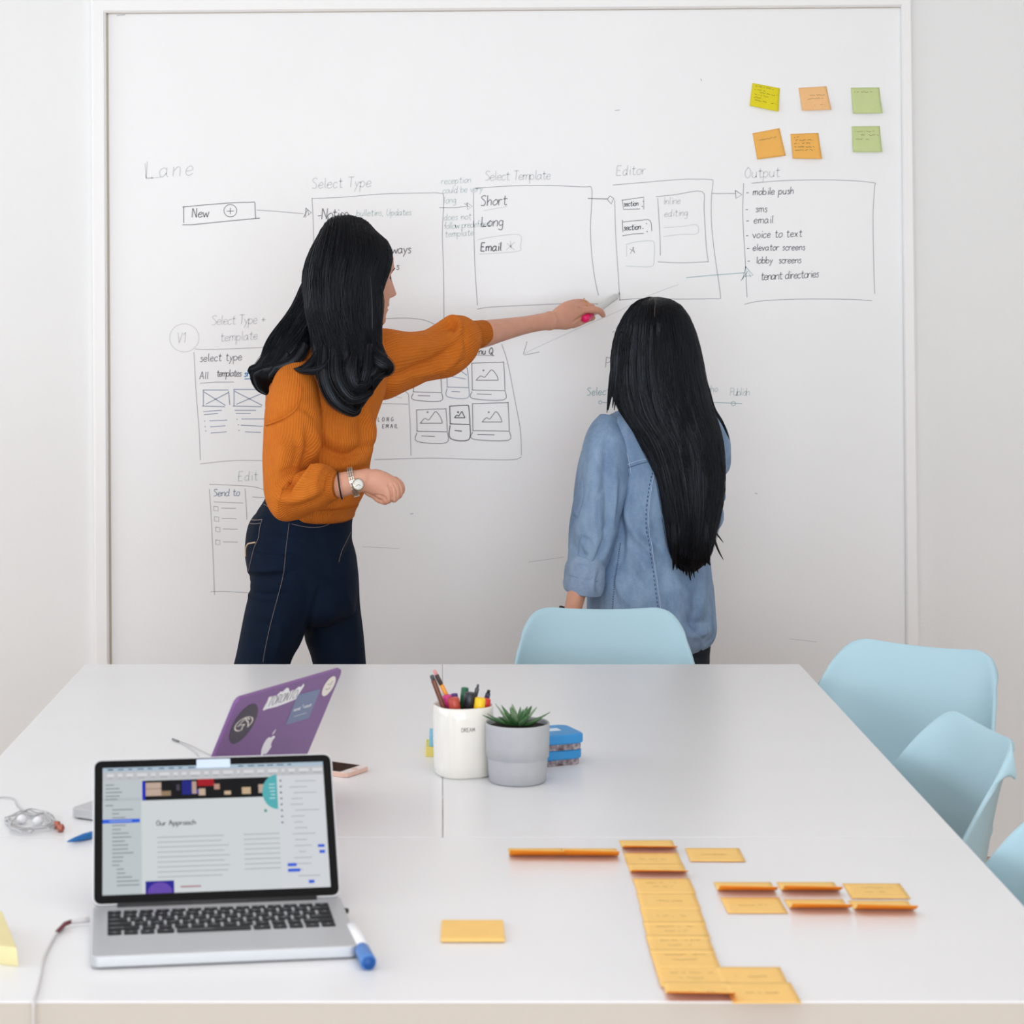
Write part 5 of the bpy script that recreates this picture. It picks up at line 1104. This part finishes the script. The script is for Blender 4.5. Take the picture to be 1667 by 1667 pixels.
slN = [(452, 615, 512, 600, 5.35, .05), (442, 636, 520, 640, 5.31, .072), (434, 664, 523, 668, 5.285, .080), (430, 692, 523, 694, 5.265, .083), (428, 722, 519, 728, 5.25, .084), (428, 750, 511, 748, 5.235, .083), (430, 775, 500, 762, 5.22, .082), (434, 806, 496, 768, 5.21, .080), (446, 834, 498, 770, 5.20, .078), (468, 848, 505, 767, 5.19, .076), (492, 839, 513, 762, 5.18, .074), (513, 831, 522, 758, 5.175, .070), (530, 822, 532, 757, 5.17, .062), (541, 815, 540, 766, 5.165, .045)]
nf = [([(434, 691), (455, 680), (485, 662)], 3.5, -0.0084), ([(485, 661), (500, 668), (512, 680)], 3.5, -0.0070), ([(500, 700), (503, 730), (490, 765)], 6, -0.0098), ([(512, 700), (516, 725), (506, 748)], 5, 0.0084), ([(455, 700), (460, 735), (455, 770)], 9, 0.0070), ([(478, 705), (484, 735), (476, 765)], 6, -0.0056),
      ([(500, 766), (485, 778), (472, 790), (466, 802)], 5, -0.0182), ([(526, 757), (510, 764), (492, 778), (478, 792)], 6, 0.0140), ([(450, 810), (470, 815), (492, 812), (520, 800)], 7, 0.0070), ([(470, 830), (495, 825), (520, 812), (536, 795)], 7, -0.0070), ([(446, 826), (455, 838), (470, 845)], 6, 0.0056), ([(536, 770), (540, 785), (534, 805)], 4, 0.0084), ([(440, 780), (448, 800)], 7, 0.0056)]
sN = cloth('sleeve', slN, knit, sw, nf, 110, 10, 2.2, .003, 24, 5, label='bent near sleeve with bunched elbow')
cloth('cuff', [(534, 820, 534, 765, 5.166, .040), (541, 817, 541, 766, 5.162, .036), (549.5, 813, 549, 768.5, 5.158, .034), (551, 810, 551, 771, 5.157, .029)], knit_cuff, sN, (), 70, 6, 2.1, .0006, 30, 3)
slF = [(596, 548, 592, 648, 5.47, .075), (618, 535, 612, 652, 5.50, .080), (636, 536, 632, 645, 5.53, .078), (656, 539, 655, 635, 5.56, .074), (680, 539, 680, 623, 5.60, .070), (700, 536, 703, 619, 5.63, .068), (718, 526, 726, 615, 5.66, .068), (733, 516.5, 741, 606, 5.68, .066), (747, 514, 756, 593, 5.70, .058), (757, 518, 765, 580, 5.715, .046), (763, 523, 769, 572, 5.725, .038)]
ff = [([(705, 540), (722, 528), (738, 521), (748, 528), (745, 545), (735, 562)], 4.5, 0.0137), ([(724, 536), (738, 530), (742, 540)], 4.5, -0.0125), ([(745, 552), (728, 572), (700, 590), (660, 606), (632, 618)], 6, -0.0150), ([(752, 562), (738, 588), (712, 604), (680, 612)], 6, 0.0100), ([(650, 545), (680, 548), (705, 544)], 6, 0.0050), ([(640, 560), (680, 565), (715, 560)], 9, 0.0063), ([(630, 590), (650, 585), (690, 572)], 7, 0.0050), ([(755, 585), (735, 600), (715, 611)], 3, -0.0075), ([(757, 540), (757, 560), (760, 574)], 3.5, -0.0063)]
sF = cloth('sleeve', slF, knit, sw, ff, 110, 10, 2.15, .003, 24, 9, label='outstretched far sleeve with a puffed elbow')
cloth('cuff', [(758, 524, 766, 574, 5.72, .036), (763, 522, 769, 572, 5.726, .037), (775, 521.5, 780, 568, 5.742, .036), (786, 521, 790, 563.5, 5.756, .034), (788, 524, 791.5, 561, 5.758, .030)], knit_cuff, sF, (), 70, 6, 2.1, .0008, 30, 4)
_a, _b = gridmesh(loft(slN, 90, 8, 2.2)); stitch(sN, bvh_of(_a, _b), [(433, 692), (452, 685), (471, 675), (484, 662), (489, 645), (490, 628)], knit_cuff, 'shoulder_seam', .0020, 50, lift=.0006)
# hair: main fall over the near shoulder
hmA = [(552, 371, 562, 371, 5.40, .012), (536, 376, 588, 376, 5.40, .05), (522, 386, 612, 385, 5.39, .078), (511, 402, 628, 395, 5.385, .096), (503, 422, 635.5, 413, 5.38, .106), (498, 444, 633.5, 434, 5.375, .111), (496, 462, 624.5, 456, 5.37, .112), (498, 490, 618.5, 482, 5.365, .111), (502, 520, 618.5, 515, 5.36, .108), (507, 550, 617.5, 548, 5.345, .102), (514, 578, 621, 575, 5.325, .094), (521, 602, 628, 598, 5.305, .084), (526, 625, 613, 622, 5.29, .070), (534, 645, 600, 642, 5.28, .056), (546, 661, 589, 660, 5.275, .038), (560, 671, 580, 670, 5.272, .018)]
hf = [([(530, 420), (525, 480), (532, 560), (545, 640)], 5, -.006), ([(548, 410), (545, 480), (552, 560), (565, 640)], 4, -.005), ([(570, 405), (572, 480), (575, 560), (582, 620)], 5, -.006), ([(596, 410), (600, 480), (598, 560), (606, 600)], 5, -.006), ([(512, 440), (510, 500), (520, 570), (530, 620)], 4, .005), ([(560, 410), (560, 480), (562, 560), (572, 620)], 4, .005), ([(585, 410), (588, 480), (588, 560), (592, 610)], 4, .004), ([(538, 415), (536, 480), (542, 560)], 3, .004),
      ([(532, 600), (545, 622), (568, 640), (592, 634)], 5, .008), ([(540, 630), (556, 650), (578, 658)], 4, .007), ([(560, 600), (582, 616), (604, 606)], 5, -.009), ([(610, 560), (622, 585), (624, 600)], 5, .007)]
hair = thing('tmp', None, None); bpy.data.objects.remove(hair)
hA_, GA = cloth('hair', hmA, hair_m, wa, hf, 120, 10, 2.1, .002, 40, 7, ret=True)
hb_ = [(508, 430, 560, 425, 5.42, .05), (492, 465, 556, 470, 5.42, .055), (476, 498, 548, 512, 5.41, .055), (458, 525, 535, 548, 5.395, .05), (441, 547, 515, 575, 5.37, .045), (431, 565, 487, 595, 5.35, .038), (425, 585, 462, 606, 5.335, .03), (417, 600, 446, 618, 5.33, .024), (416, 614, 440, 622, 5.33, .018), (424, 632, 436, 630, 5.33, .008), (434, 643, 437, 641, 5.33, .002)]
hbf = [([(500, 470), (475, 530), (445, 580), (430, 610)], 4, -.006), ([(515, 480), (495, 540), (465, 585), (440, 605)], 4, .006), ([(530, 490), (515, 540), (490, 580)], 4, -.005)]
o2, GB = cloth('hair_sweep', hb_, hair_m, hA_, hbf, 80, 10, 2.0, .002, 40, 8, ret=True)
strands('hair_strands', GA, 1500, hair_m, hA_, (0, .12), (.8, 1.0), .00085, (.0005, .006), .02, seed=3, wave=.012)
strands('hair_strands', GB, 500, hair_m, hA_, (0, .2), (.8, 1.0), .0007, (.0005, .004), .03, seed=4, wave=.02)
b = MB(); R_ = random.Random(21)
LK = [([(590, 560, 5.27), (612, 585, 5.25), (631, 598, 5.25), (626, 607, 5.26), (606, 616, 5.26)], (.018, .022, .012, .004)), ([(560, 600, 5.26), (588, 612, 5.235), (608, 604, 5.24), (618, 590, 5.25)], (.012, .018, .016, .004)),
      ([(530, 560, 5.27), (530, 610, 5.24), (545, 650, 5.23), (575, 671, 5.235), (588, 662, 5.25)], (.016, .022, .018, .010, .003)), ([(548, 560, 5.25), (550, 612, 5.22), (572, 646, 5.215), (600, 640, 5.23), (606, 628, 5.25)], (.016, .022, .018, .010, .003)),
      ([(578, 570, 5.24), (572, 600, 5.215), (580, 628, 5.21), (600, 622, 5.225), (604, 608, 5.24)], (.014, .018, .016, .01, .003)), ([(515, 540, 5.30), (519, 585, 5.28), (528, 625, 5.27), (540, 655, 5.26)], (.014, .016, .012, .004)),
      ([(500, 560, 5.32), (478, 588, 5.30), (450, 600, 5.30), (428, 604, 5.31), (414, 612, 5.315), (420, 632, 5.32), (434, 643, 5.32)], (.014, .014, .014, .012, .010, .006, .002)), ([(520, 575, 5.28), (500, 597, 5.27), (476, 606, 5.275), (455, 612, 5.28)], (.012, .012, .008, .002)),
      ([(455, 555, 5.34), (436, 580, 5.32), (420, 598, 5.32), (409, 603, 5.32), (415, 618, 5.325)], (.016, .014, .011, .008, .003)), ([(470, 575, 5.31), (452, 598, 5.30), (440, 614, 5.30), (447, 622, 5.31)], (.012, .012, .008, .003)), ([(540, 585, 5.25), (522, 602, 5.24), (495, 604, 5.25), (478, 600, 5.27)], (.010, .010, .007, .002)),
      ([(612, 450, 5.33), (618, 490, 5.325), (615, 540, 5.31), (617, 575, 5.29)], (.008, .010, .009, .004)), ([(600, 560, 5.25), (596, 600, 5.22), (586, 632, 5.22), (566, 655, 5.225), (552, 664, 5.24)], (.012, .014, .012, .008, .002))]
for pts, r in LK: lock(b, pts, r)
for i in range(46):
    x0 = R_.uniform(508, 612); s_ = R_.uniform(-1, 1); xe = x0*.55+565*.45+s_*12; ye = 655-abs(xe-565)*.55
    zf = 5.385-.112*math.sqrt(max(.05, 1-((x0-567)/66)**2)); zl = 5.30-.075*math.sqrt(max(.05, 1-((xe-568)/50)**2))
    lock(b, [(x0*.6+562*.4, 384, zf+.02), (x0*.85+567*.15, 415, zf-.003), (x0, 470, zf-.008), (x0+s_*2, 540, zf-.014), (x0*.8+570*.2, 600, (zf+zl)/2-.012), (xe, ye, zl-.004)], (.003, R_.uniform(.003, .005), R_.uniform(.0045, .0065), .006, .002), .3, 7)
b.build('hair_locks', hair_m, hA_)
# watch, cord bracelet, ring
def band_around(px0, py0, px1, py1, Y, b_, rr2, m, name, parent, sq=1.0, n=48):
    a, c = P(px0, py0, Y), P(px1, py1, Y); mid = (a+c)/2; ax = (c-a)/2; t = ax.cross(Vector((0, 1, 0))).normalized(); D_ = t.cross(ax).normalized()*b_
    pts = [mid+ax*math.cos(2*pi*i/n)+D_*math.sin(2*pi*i/n) for i in range(n+1)]; v, f = tube(pts, rr2, 8); return mk(name, v, f, m, parent), mid, ax, D_, t
watch = thing('wristwatch', 'steel wristwatch with a round silver face on the near wrist of the pointing woman', 'watch', tuple(P(577, 785, 5.12)))
a, c = P(569, 762.5, 5.153), P(580.5, 807, 5.153); mid = (a+c)/2; ax = (c-a)/2; tW = ax.cross(Vector((0, 1, 0))).normalized(); dp = Vector((0, -1, 0))*.0275
n = 26
for i in range(n):
    a0 = 2*pi*i/n; ctr_ = mid+ax*math.cos(a0)*1.03+dp*math.sin(a0); tg = (-ax*math.sin(a0)+dp*math.cos(a0)).normalized(); nn = tg.cross(tW).normalized()
    for w0, ww in ((-.0045, .0028), (0, .0032), (.0045, .0028)):
        cc = ctr_+tW*w0; V = [cc+tW*sx*ww*.5+tg*sy*.0034+nn*sz*.0013 for sz in (-1, 1) for sy in (-1, 1) for sx in (-1, 1)]
        mk('band_link', V, [(0, 2, 3, 1), (4, 5, 7, 6), (0, 1, 5, 4), (2, 6, 7, 3), (0, 4, 6, 2), (1, 3, 7, 5)], steel, watch, smooth=False)
wc = P(583, 789, 5.122); wn = Vector((.28, -.93, .22)).normalized(); uu = wn.cross(Vector((0, 0, 1))).normalized(); vv = wn.cross(uu)
def disc(name, r0, h0, h1, m, par):
    V = []; k = 36
    for h_, r_ in ((h0, r0), (h1*.7+h0*.3, r0), (h1, r0*.86), (h1, 0.0001)):
        for i in range(k): V.append(wc+uu*r_*math.cos(2*pi*i/k)+vv*r_*math.sin(2*pi*i/k)*1.08+wn*h_)
    mk(name, V, [(j*k+i, j*k+(i+1) % k, (j+1)*k+(i+1) % k, (j+1)*k+i) for j in range(3) for i in range(k)], m, par)
disc('watch_case', .0132, -.005, .0042, steel, watch); disc('watch_dial', .0104, .003, .0047, watch_face_m, watch)
b = MB()
for an, ln in ((.6, .0075), (2.4, .005)): 
    d3 = uu*math.cos(an)+vv*math.sin(an); v, f = tube([wc+wn*.0052, wc+wn*.0052+d3*ln], .0004, 5); b.add(v, f)
for i in range(12): d3 = uu*math.cos(i*pi/6)+vv*math.sin(i*pi/6); v, f = tube([wc+wn*.005+d3*.0082, wc+wn*.005+d3*.0096], .00035, 4); b.add(v, f)
b.build('watch_hands', dark_metal, watch)
band_around(550, 768, 557, 812, 5.158, .032, .0018, black_cord, 'hair_tie', wa)
ring_ = band_around(956, 490.5, 955, 503, 5.974, .0112, .0014, gold, 'finger_ring', wa)
band_around(951, 485.5, 950, 497, 5.988, .0105, .0013, gold, 'finger_ring', wa)
# marker in the pointing hand
a, c = P(951, 520, 5.950), P(1007.5, 479.5, 6.128); ax = (c-a).normalized()
mkr = thing('marker_pen', 'white marker with a pink end pointing at the board in the raised hand', 'marker', tuple(a))
Lm = (c-a).length
v, f = tube([a, a+ax*.002, a+ax*.040], [.0078, .0096, .0098], 18); mk('marker_cap', v, f, mat('hot_pink', (240, 30, 110), .4), mkr)
v, f = tube([a+ax*.040, a+ax*.05, a+ax*(Lm-.022), a+ax*(Lm-.012), c-ax*.004], [.0084, .0086, .0080, .0058, .0030], 18); mk('barrel', v, f, mat('marker_grey', (214, 216, 214), .4), mkr)
v, f = tube([c-ax*.0045, c], [.0022, .0012], 10); mk('tip', v, f, dark_rubber, mkr)

# ================================================================== WOMAN IN THE DENIM SHIRT
wd_ = thing('person', 'person with very long straight hair in a light denim shirt, facing the board', 'person', (.53, 5.62, 0))
hc = P(1070, 563, 5.60); yawB = math.radians(97); (hs, tw, _) = head_shell(tuple(hc), yawB, .95, 0)
YB = 5.62
neck = shell([(1050, 590, 1098, 590, 5.60, .045), (1050, 630, 1100, 630, 5.61, .045), (1044, 668, 1108, 668, YB, .05)])
tB = shell([(1040, 665, 1110, 665, YB, .04), (1000, 690, 1155, 690, YB, .075), (990, 730, 1162, 730, YB, .095), (1000, 790, 1156, 790, YB, .095), (1002, 850, 1148, 850, YB, .09), (990, 920, 1150, 920, YB, .10), (978, 990, 1155, 990, YB, .115), (985, 1040, 1150, 1040, YB, .10)])
aL = shell([(968, 700, 1020, 715, 5.60, .045), (958, 740, 1012, 760, 5.58, .043), (948, 800, 1000, 810, 5.57, .04), (938, 860, 985, 865, 5.56, .037), (930, 900, 970, 908, 5.55, .034), (926, 940, 960, 945, 5.53, .031), (924, 962, 955, 966, 5.51, .028), (920, 982, 949, 986, 5.49, .025), (918, 998, 944, 1002, 5.47, .022)])
hL = [shell([(917, 994, 944, 998, 5.475, .021), (914, 1010, 944, 1014, 5.46, .019), (913, 1030, 945, 1034, 5.45, .018), (915, 1045, 944, 1048, 5.445, .016), (920, 1056, 940, 1058, 5.44, .011)])]
for i, (x0, l_) in enumerate(((917, 42), (925, 50), (933, 46), (940, 36))):
    hL.append(px_tube([(x0, 1042, 5.445, .0086), (x0-.5, 1042+l_*.45, 5.435, .0084), (x0+1, 1042+l_*.8, 5.43, .0076), (x0+3, 1042+l_, 5.44, .0066)]))
hL.append(px_tube([(944, 1008, 5.46, .011), (951, 1026, 5.45, .0098), (954, 1044, 5.44, .0086), (953, 1056, 5.435, .0076)]))
aR = shell([(1130, 700, 1176, 705, 5.62, .045), (1134, 760, 1176, 760, 5.62, .042), (1132, 820, 1170, 822, 5.64, .038), (1128, 846, 1164, 858, 5.68, .036), (1118, 835, 1150, 862, 5.74, .033), (1100, 825, 1128, 850, 5.80, .028), (1082, 815, 1106, 838, 5.85, .023)])
hR = [shell([(1086, 815, 1108, 838, 5.845, .02), (1072, 808, 1096, 834, 5.87, .018), (1058, 806, 1080, 832, 5.89, .015)])]
for i in range(4): hR.append(px_tube([(1066-i*1.0, 812+i*6, 5.885, .0084), (1050, 812+i*6, 5.90, .008), (1038, 816+i*5, 5.905, .0072)]))
hR.append(px_tube([(1078, 812, 5.86, .010), (1068, 800, 5.865, .009), (1058, 796, 5.875, .0078)]))
lg1 = [(1030, 1030, 5.63, .055), (1030, 1150, 5.63, .048), (1032, 1240, 5.63, .045), (1034, 1330, 5.64, .043), (1036, 1445, 5.64, .03)]
lg2 = [(1108, 1030, 5.63, .055), (1110, 1150, 5.63, .048), (1108, 1240, 5.63, .045), (1106, 1330, 5.64, .043), (1104, 1445, 5.64, .03)]
Vb, Fb = body_mesh(wd_, [hs, neck, tB, aL, aR, ear(tw, 1), ear(tw, -1), leg_parts(lg1), leg_parts(lg2)]+hL+hR, .003, skin_b, 3)
face_parts(wd_, tw, bvh_of(Vb, Fb), Vector((math.cos(yawB), math.sin(yawB), 0)))
for lx in (1036, 1104): f0 = P(lx, 1470, 5.64); shoe(wd_, f0.x, 5.64, pi/2, shoe_m)
hip = shell([(985, 985, 1155, 985, YB, .11), (978, 1030, 1156, 1030, YB, .118), (980, 1070, 1154, 1070, YB, .118), (990, 1100, 1150, 1100, YB, .10)], 60, 6, 2.2)
j1 = shell([(982, 1040, 1070, 1040, 5.63, .10), (984, 1100, 1068, 1100, 5.63, .09), (992, 1200, 1062, 1200, 5.63, .07), (998, 1300, 1064, 1300, 5.64, .062), (1006, 1452, 1064, 1452, 5.64, .05)], 40, 6)
j2 = shell([(1070, 1040, 1153, 1040, 5.63, .10), (1072, 1075, 1155, 1078, 5.63, .095), (1072, 1100, 1150, 1100, 5.63, .09), (1078, 1200, 1146, 1200, 5.63, .07), (1076, 1300, 1140, 1300, 5.64, .062), (1076, 1452, 1134, 1452, 5.64, .05)], 40, 6)
V, Nn, Fc = remesh([hip, j1, j2], .005, 4); V = V+Nn*(pseudo(V, 26, 5)*.0025+fold_field(V, [([(1120, 1065), (1135, 1072), (1150, 1070)], 4, -.004)]))[:, None]
mk('jeans', V, Fc, denim_black, wd_)
# shirt
tsh = [(1022, 662, 1120, 662, YB, .055), (1000, 672, 1146, 668, YB, .075), (978, 686, 1166, 682, YB, .092), (972, 708, 1176, 706, YB, .104), (978, 745, 1176, 742, YB, .110), (986, 790, 1168, 785, YB, .110), (986, 830, 1160, 830, YB, .108), (976, 880, 1155, 880, YB, .110), (964, 925, 1158, 925, YB, .116), (957, 960, 1163, 960, YB, .122), (955, 998, 1166.5, 996, YB, .128), (956, 1025, 1167.5, 1025, YB, .13), (962, 1042, 1160, 1043, YB, .13), (975, 1054, 1146, 1054, YB, .128)]
shf = [([(1068, 760), (1060, 800), (1056, 850), (1064, 900), (1070, 950), (1076, 995)], 2.5, 0.0037), ([(1028, 795), (1020, 830), (1030, 862), (1050, 890), (1068, 905)], 7, 0.0105), ([(1016, 800), (1010, 840), (1014, 880), (1010, 920)], 6, -0.0120), ([(1040, 850), (1056, 875), (1076, 892)], 5, -0.0090), ([(1020, 880), (1040, 910), (1064, 948)], 6, 0.0075), ([(1024, 920), (1044, 950), (1062, 985)], 5, -0.0075), ([(1000, 940), (1010, 965), (1030, 990)], 6, 0.0075),
       ([(1070, 780), (1080, 810), (1082, 840)], 5, 0.0075), ([(1090, 930), (1110, 960), (1130, 985)], 8, 0.0090), ([(1080, 950), (1092, 985), (1096, 1015)], 7, -0.0075), ([(1140, 930), (1146, 965), (1140, 1000)], 7, 0.0075), ([(1110, 1000), (1130, 1015), (1155, 1012)], 7, -0.0075), ([(1120, 1035), (1140, 1035), (1158, 1022)], 6, 0.0075), ([(1126, 960), (1130, 990), (1124, 1015)], 6, -0.0060), ([(1022, 700), (1035, 720), (1050, 735)], 8, 0.0045)]
sh, Gs = cloth('denim_shirt', tsh, denim_light, wd_, shf, 200, 14, 2.25, .004, 20, 11, ret=True, crease=.005)
V_, F_ = gridmesh(Gs); bvS = bvh_of(V_, F_)
cloth('shirt_hem', [(974, 1050, 1148, 1050, YB, .129), (978, 1053, 1145, 1054, YB, .130), (984, 1055, 1140, 1058, YB, .128), (992, 1056, 1134, 1059, YB, .120)], denim_hem, sh, (), 90, 4, 2.25, .0014, 60, 2)
cloth('shirt_collar', [(1030, 650, 1112, 650, YB, .05), (1020, 658, 1122, 658, YB, .062), (1010, 668, 1132, 668, YB, .070), (1012, 676, 1130, 676, YB, .064)], denim_light, sh, (), 70, 5, 2.1, .002, 40, 3)
ls = [(976, 676, 1012, 690, 5.60, .04), (964, 690, 1022, 722, 5.59, .062), (953, 712, 1028, 754, 5.58, .070), (945, 742, 1029, 778, 5.575, .073), (939, 770, 1024, 800, 5.57, .073), (934, 798, 1016, 822, 5.565, .072), (931, 828, 1010, 842, 5.56, .070), (928, 858, 1005, 866, 5.555, .068), (925.5, 888, 999, 894, 5.55, .065), (924, 906, 993, 914, 5.545, .060), (924, 920, 985, 930, 5.54, .050)]
lsf = [([(968, 700), (962, 750), (958, 800), (952, 860)], 9, 0.0068), ([(988, 715), (985, 760), (988, 820), (985, 880), (972, 918)], 6, -0.0095), ([(1000, 760), (1002, 810), (996, 870), (984, 910)], 6, 0.0081), ([(975, 720), (972, 780), (974, 850)], 7, 0.0068), ([(958, 905), (950, 900), (948, 880)], 5, -0.0068), ([(968, 918), (976, 900), (984, 880)], 3.5, -0.0081), ([(940, 860), (950, 890), (965, 915)], 5, 0.0054), ([(1010, 790), (1004, 830), (998, 860)], 4, -0.0068), ([(930, 880), (940, 905)], 5, -0.0041)]
s1 = cloth('shirt_sleeve', ls, denim_light, sh, lsf, 160, 14, 2.1, .003, 26, 13, crease=.005)
cloth('rolled_cuff', [(922, 915, 984, 927, 5.545, .056), (920.5, 920, 985, 934, 5.54, .0605), (918.5, 935, 985, 948, 5.54, .061), (917, 950, 982, 962, 5.535, .060), (919, 958, 979, 968, 5.535, .058), (924, 961, 974, 968, 5.535, .050), (928, 955, 970, 962, 5.535, .044)], denim_hem, s1, [([(976, 932), (972, 950), (976, 968)], 3, -.006), ([(968, 930), (965, 950), (967, 966)], 3, .005), ([(925, 935), (945, 945), (960, 955)], 6, .003)], 120, 8, 2.1, .002, 40, 5, crease=.0016)
rs = [(1138, 684, 1162, 676, 5.62, .045), (1136, 700, 1180, 692, 5.62, .062), (1134, 722, 1189, 716, 5.62, .068), (1134, 742, 1190.5, 738, 5.62, .070), (1134, 768, 1184.5, 764, 5.63, .068), (1134, 790, 1177, 783, 5.63, .066), (1132, 806, 1179, 797, 5.64, .066), (1130, 822, 1172, 816, 5.65, .064), (1128, 834, 1176, 838, 5.67, .064), (1124, 842, 1166, 860, 5.70, .060), (1114, 842, 1148, 868, 5.75, .052), (1098, 832, 1130, 858, 5.80, .044)]
s2 = cloth('shirt_sleeve', rs, denim_light, sh, [([(1150, 700), (1165, 740), (1172, 770)], 7, .004), ([(1168, 780), (1155, 790), (1145, 785)], 4, -.006), ([(1172, 812), (1158, 820), (1146, 816)], 4, -.006)], 120, 12, 2.1, .005, 40, 15, crease=.002)
for pts, m_, w_, dsh in (([(1068, 762), (1060, 800), (1056, 850), (1063, 900), (1070, 950), (1076, 994)], thread_white, .0011, 0), ([(1064, 762), (1056, 800), (1052, 850), (1059, 900), (1066, 950), (1072, 994)], thread_dark, .0013, 1),
     ([(1020, 757), (1040, 750), (1062, 745)], thread_white, .0011, 0), ([(1021, 762), (1042, 755), (1064, 750)], thread_dark, .0011, 1), ([(996, 700), (1006, 716), (1018, 745), (1024, 775)], thread_dark, .0013, 1), ([(1000, 698), (1012, 716), (1023, 745), (1028, 772)], thread_white, .0010, 0), ([(1010, 884), (1005, 920), (1000, 955), (997, 996)], thread_dark, .0013, 1), ([(990, 678), (998, 690), (1006, 705)], thread_dark, .0011, 1)):
    stitch(sh, bvS, pts, m_, 'seam_stitching', w_, 70, bool(dsh), .0014)
band_around(911.5, 988, 940, 1000, 5.485, .027, .0022, black_cord, 'hair_tie', wd_)
# hair
hB = [(1058, 485.5, 1070, 485.5, 5.56, .012), (1044, 489, 1086, 488, 5.56, .045), (1033, 496, 1101, 495, 5.56, .07), (1024, 507, 1113, 506, 5.56, .088), (1011, 528, 1126, 529, 5.56, .102), (1003, 550, 1133.5, 555, 5.56, .108), (999, 575, 1139, 585, 5.555, .110), (998, 605, 1144, 615, 5.55, .108), (1000, 640, 1150, 642, 5.54, .104), (1010, 664, 1157, 670, 5.535, .10), (1028, 690, 1165, 695, 5.53, .094), (1040, 714, 1170, 714, 5.525, .088), (1053, 737, 1175, 738, 5.52, .082), (1067, 762, 1177, 762, 5.52, .076), (1075, 796, 1177, 796, 5.515, .070), (1081, 830, 1171, 830, 5.51, .064), (1085, 860, 1166, 860, 5.505, .058), (1088, 886, 1160, 886, 5.50, .050), (1094, 908, 1152, 908, 5.50, .042), (1103, 922, 1140, 922, 5.50, .032), (1112, 930, 1130, 930, 5.50, .014)]
hbf2 = [([(1067, 488), (1066, 510), (1068, 540)], 3, -.006), ([(1040, 520), (1030, 600), (1045, 680), (1075, 750)], 5, -.005), ([(1060, 540), (1056, 620), (1075, 690), (1100, 760), (1110, 850)], 5, -.005), ([(1090, 530), (1100, 620), (1112, 720), (1125, 820), (1130, 900)], 5, .005), ([(1110, 540), (1122, 620), (1135, 720), (1148, 820)], 4, -.005), ([(1020, 560), (1014, 620), (1030, 670)], 4, .004), ([(1075, 540), (1080, 640), (1095, 720), (1105, 800)], 4, .005), ([(1145, 680), (1158, 740), (1160, 820)], 4, .004), ([(1090, 760), (1100, 840), (1110, 900)], 4, -.004), ([(1140, 780), (1140, 850), (1135, 905)], 4, -.005)]
hB_, GBb = cloth('hair', hB, hair_m, wd_, hbf2, 130, 10, 2.1, .0015, 30, 17, ret=True)
strands('hair_strands', GBb, 2200, hair_m, hB_, (0, .06), (.82, 1.0), .0008, (.0005, .006), .02, seed=6, wave=.006)
strands('hair_strands', GBb, 150, hair_m, hB_, (.1, .5), (.9, 1.0), .0005, (.004, .010), .06, seed=9, wave=.01)
b = MB(); R_ = random.Random(31)
for x0, x1, x2, ye in ((1004, 996, 990, 668), (1008, 1001, 997, 664), (1013, 1008, 1004, 660), (1003, 992, 988, 672), (1011, 1004, 1000, 668), (1016, 1012, 1010, 655)):
    lock(b, [(x0+4, 540, 5.50), (x0-2, 580, 5.49), (x1+2, 620, 5.49), (x2, ye, 5.50)], (.004, .007, .0045, .001), .5, 8)
lock(b, [(1140, 600, 5.53), (1152, 635, 5.53), (1162, 665, 5.53), (1176, 688, 5.53), (1188, 716, 5.54)], (.006, .006, .004, .003, .0008), .5, 8)
lock(b, [(1140, 620, 5.53), (1150, 650, 5.53), (1158, 672, 5.53), (1168, 690, 5.53), (1174, 712, 5.53)], (.006, .005, .004, .003, .001), .5, 8)
lock(b, [(1150, 840, 5.49), (1160, 870, 5.49), (1169, 895, 5.49), (1178, 912, 5.50)], (.004, .003, .0015, .0004), .5, 6); lock(b, [(1152, 850, 5.49), (1166, 868, 5.49), (1178, 884, 5.49)], (.003, .0015, .0004), .5, 6)
for i in range(60):
    u0 = R_.uniform(-.92, .92); pts = []
    for (l_, _, r_, _2, Yc, bb) in [hB[k] for k in (4, 7, 9, 12, 15, 18)]:
        xx = (l_+r_)/2+(r_-l_)/2*u0+R_.uniform(-1.5, 1.5); yy = {4: 528, 7: 608, 9: 667, 12: 738, 15: 830, 18: 905}[[4, 7, 9, 12, 15, 18][len(pts)]]; pts.append((xx, yy+R_.uniform(-4, 4), Yc-bb*math.sqrt(1-min(.96, u0*u0))-.004))
    lock(b, pts, (.0008, .0022, .0042, .0048, .0042, .001), .25, 7)
for i in range(26):
    x0 = R_.uniform(1092, 1152); ye = 936-abs(x0-1118)*.75+R_.uniform(-8, 10); xe = x0+R_.uniform(-3, 7)
    lock(b, [(x0-2, 850, 5.452), (x0, 885, 5.456), (x0+1, 912, 5.468), (xe, ye, 5.48)], (.002, .005, .004, .0006), .35, 7)
b.build('hair_locks', hair_m, hB_)
# parting: a thin strip of scalp
_v, _f = gridmesh(GBb); _bv = bvh_of(_v, _f); _s = on_surface(_bv, [(1064, 489), (1066, 496), (1067.5, 506), (1067, 517)], 20, .0042)
if len(_s) > 3:
    v, f = tube(_s, [.0005]+[.0010]*(len(_s)-2)+[.0004], 6); mk('hair_parting', v, f, mat('scalp', (92, 74, 70), .6), wd_)
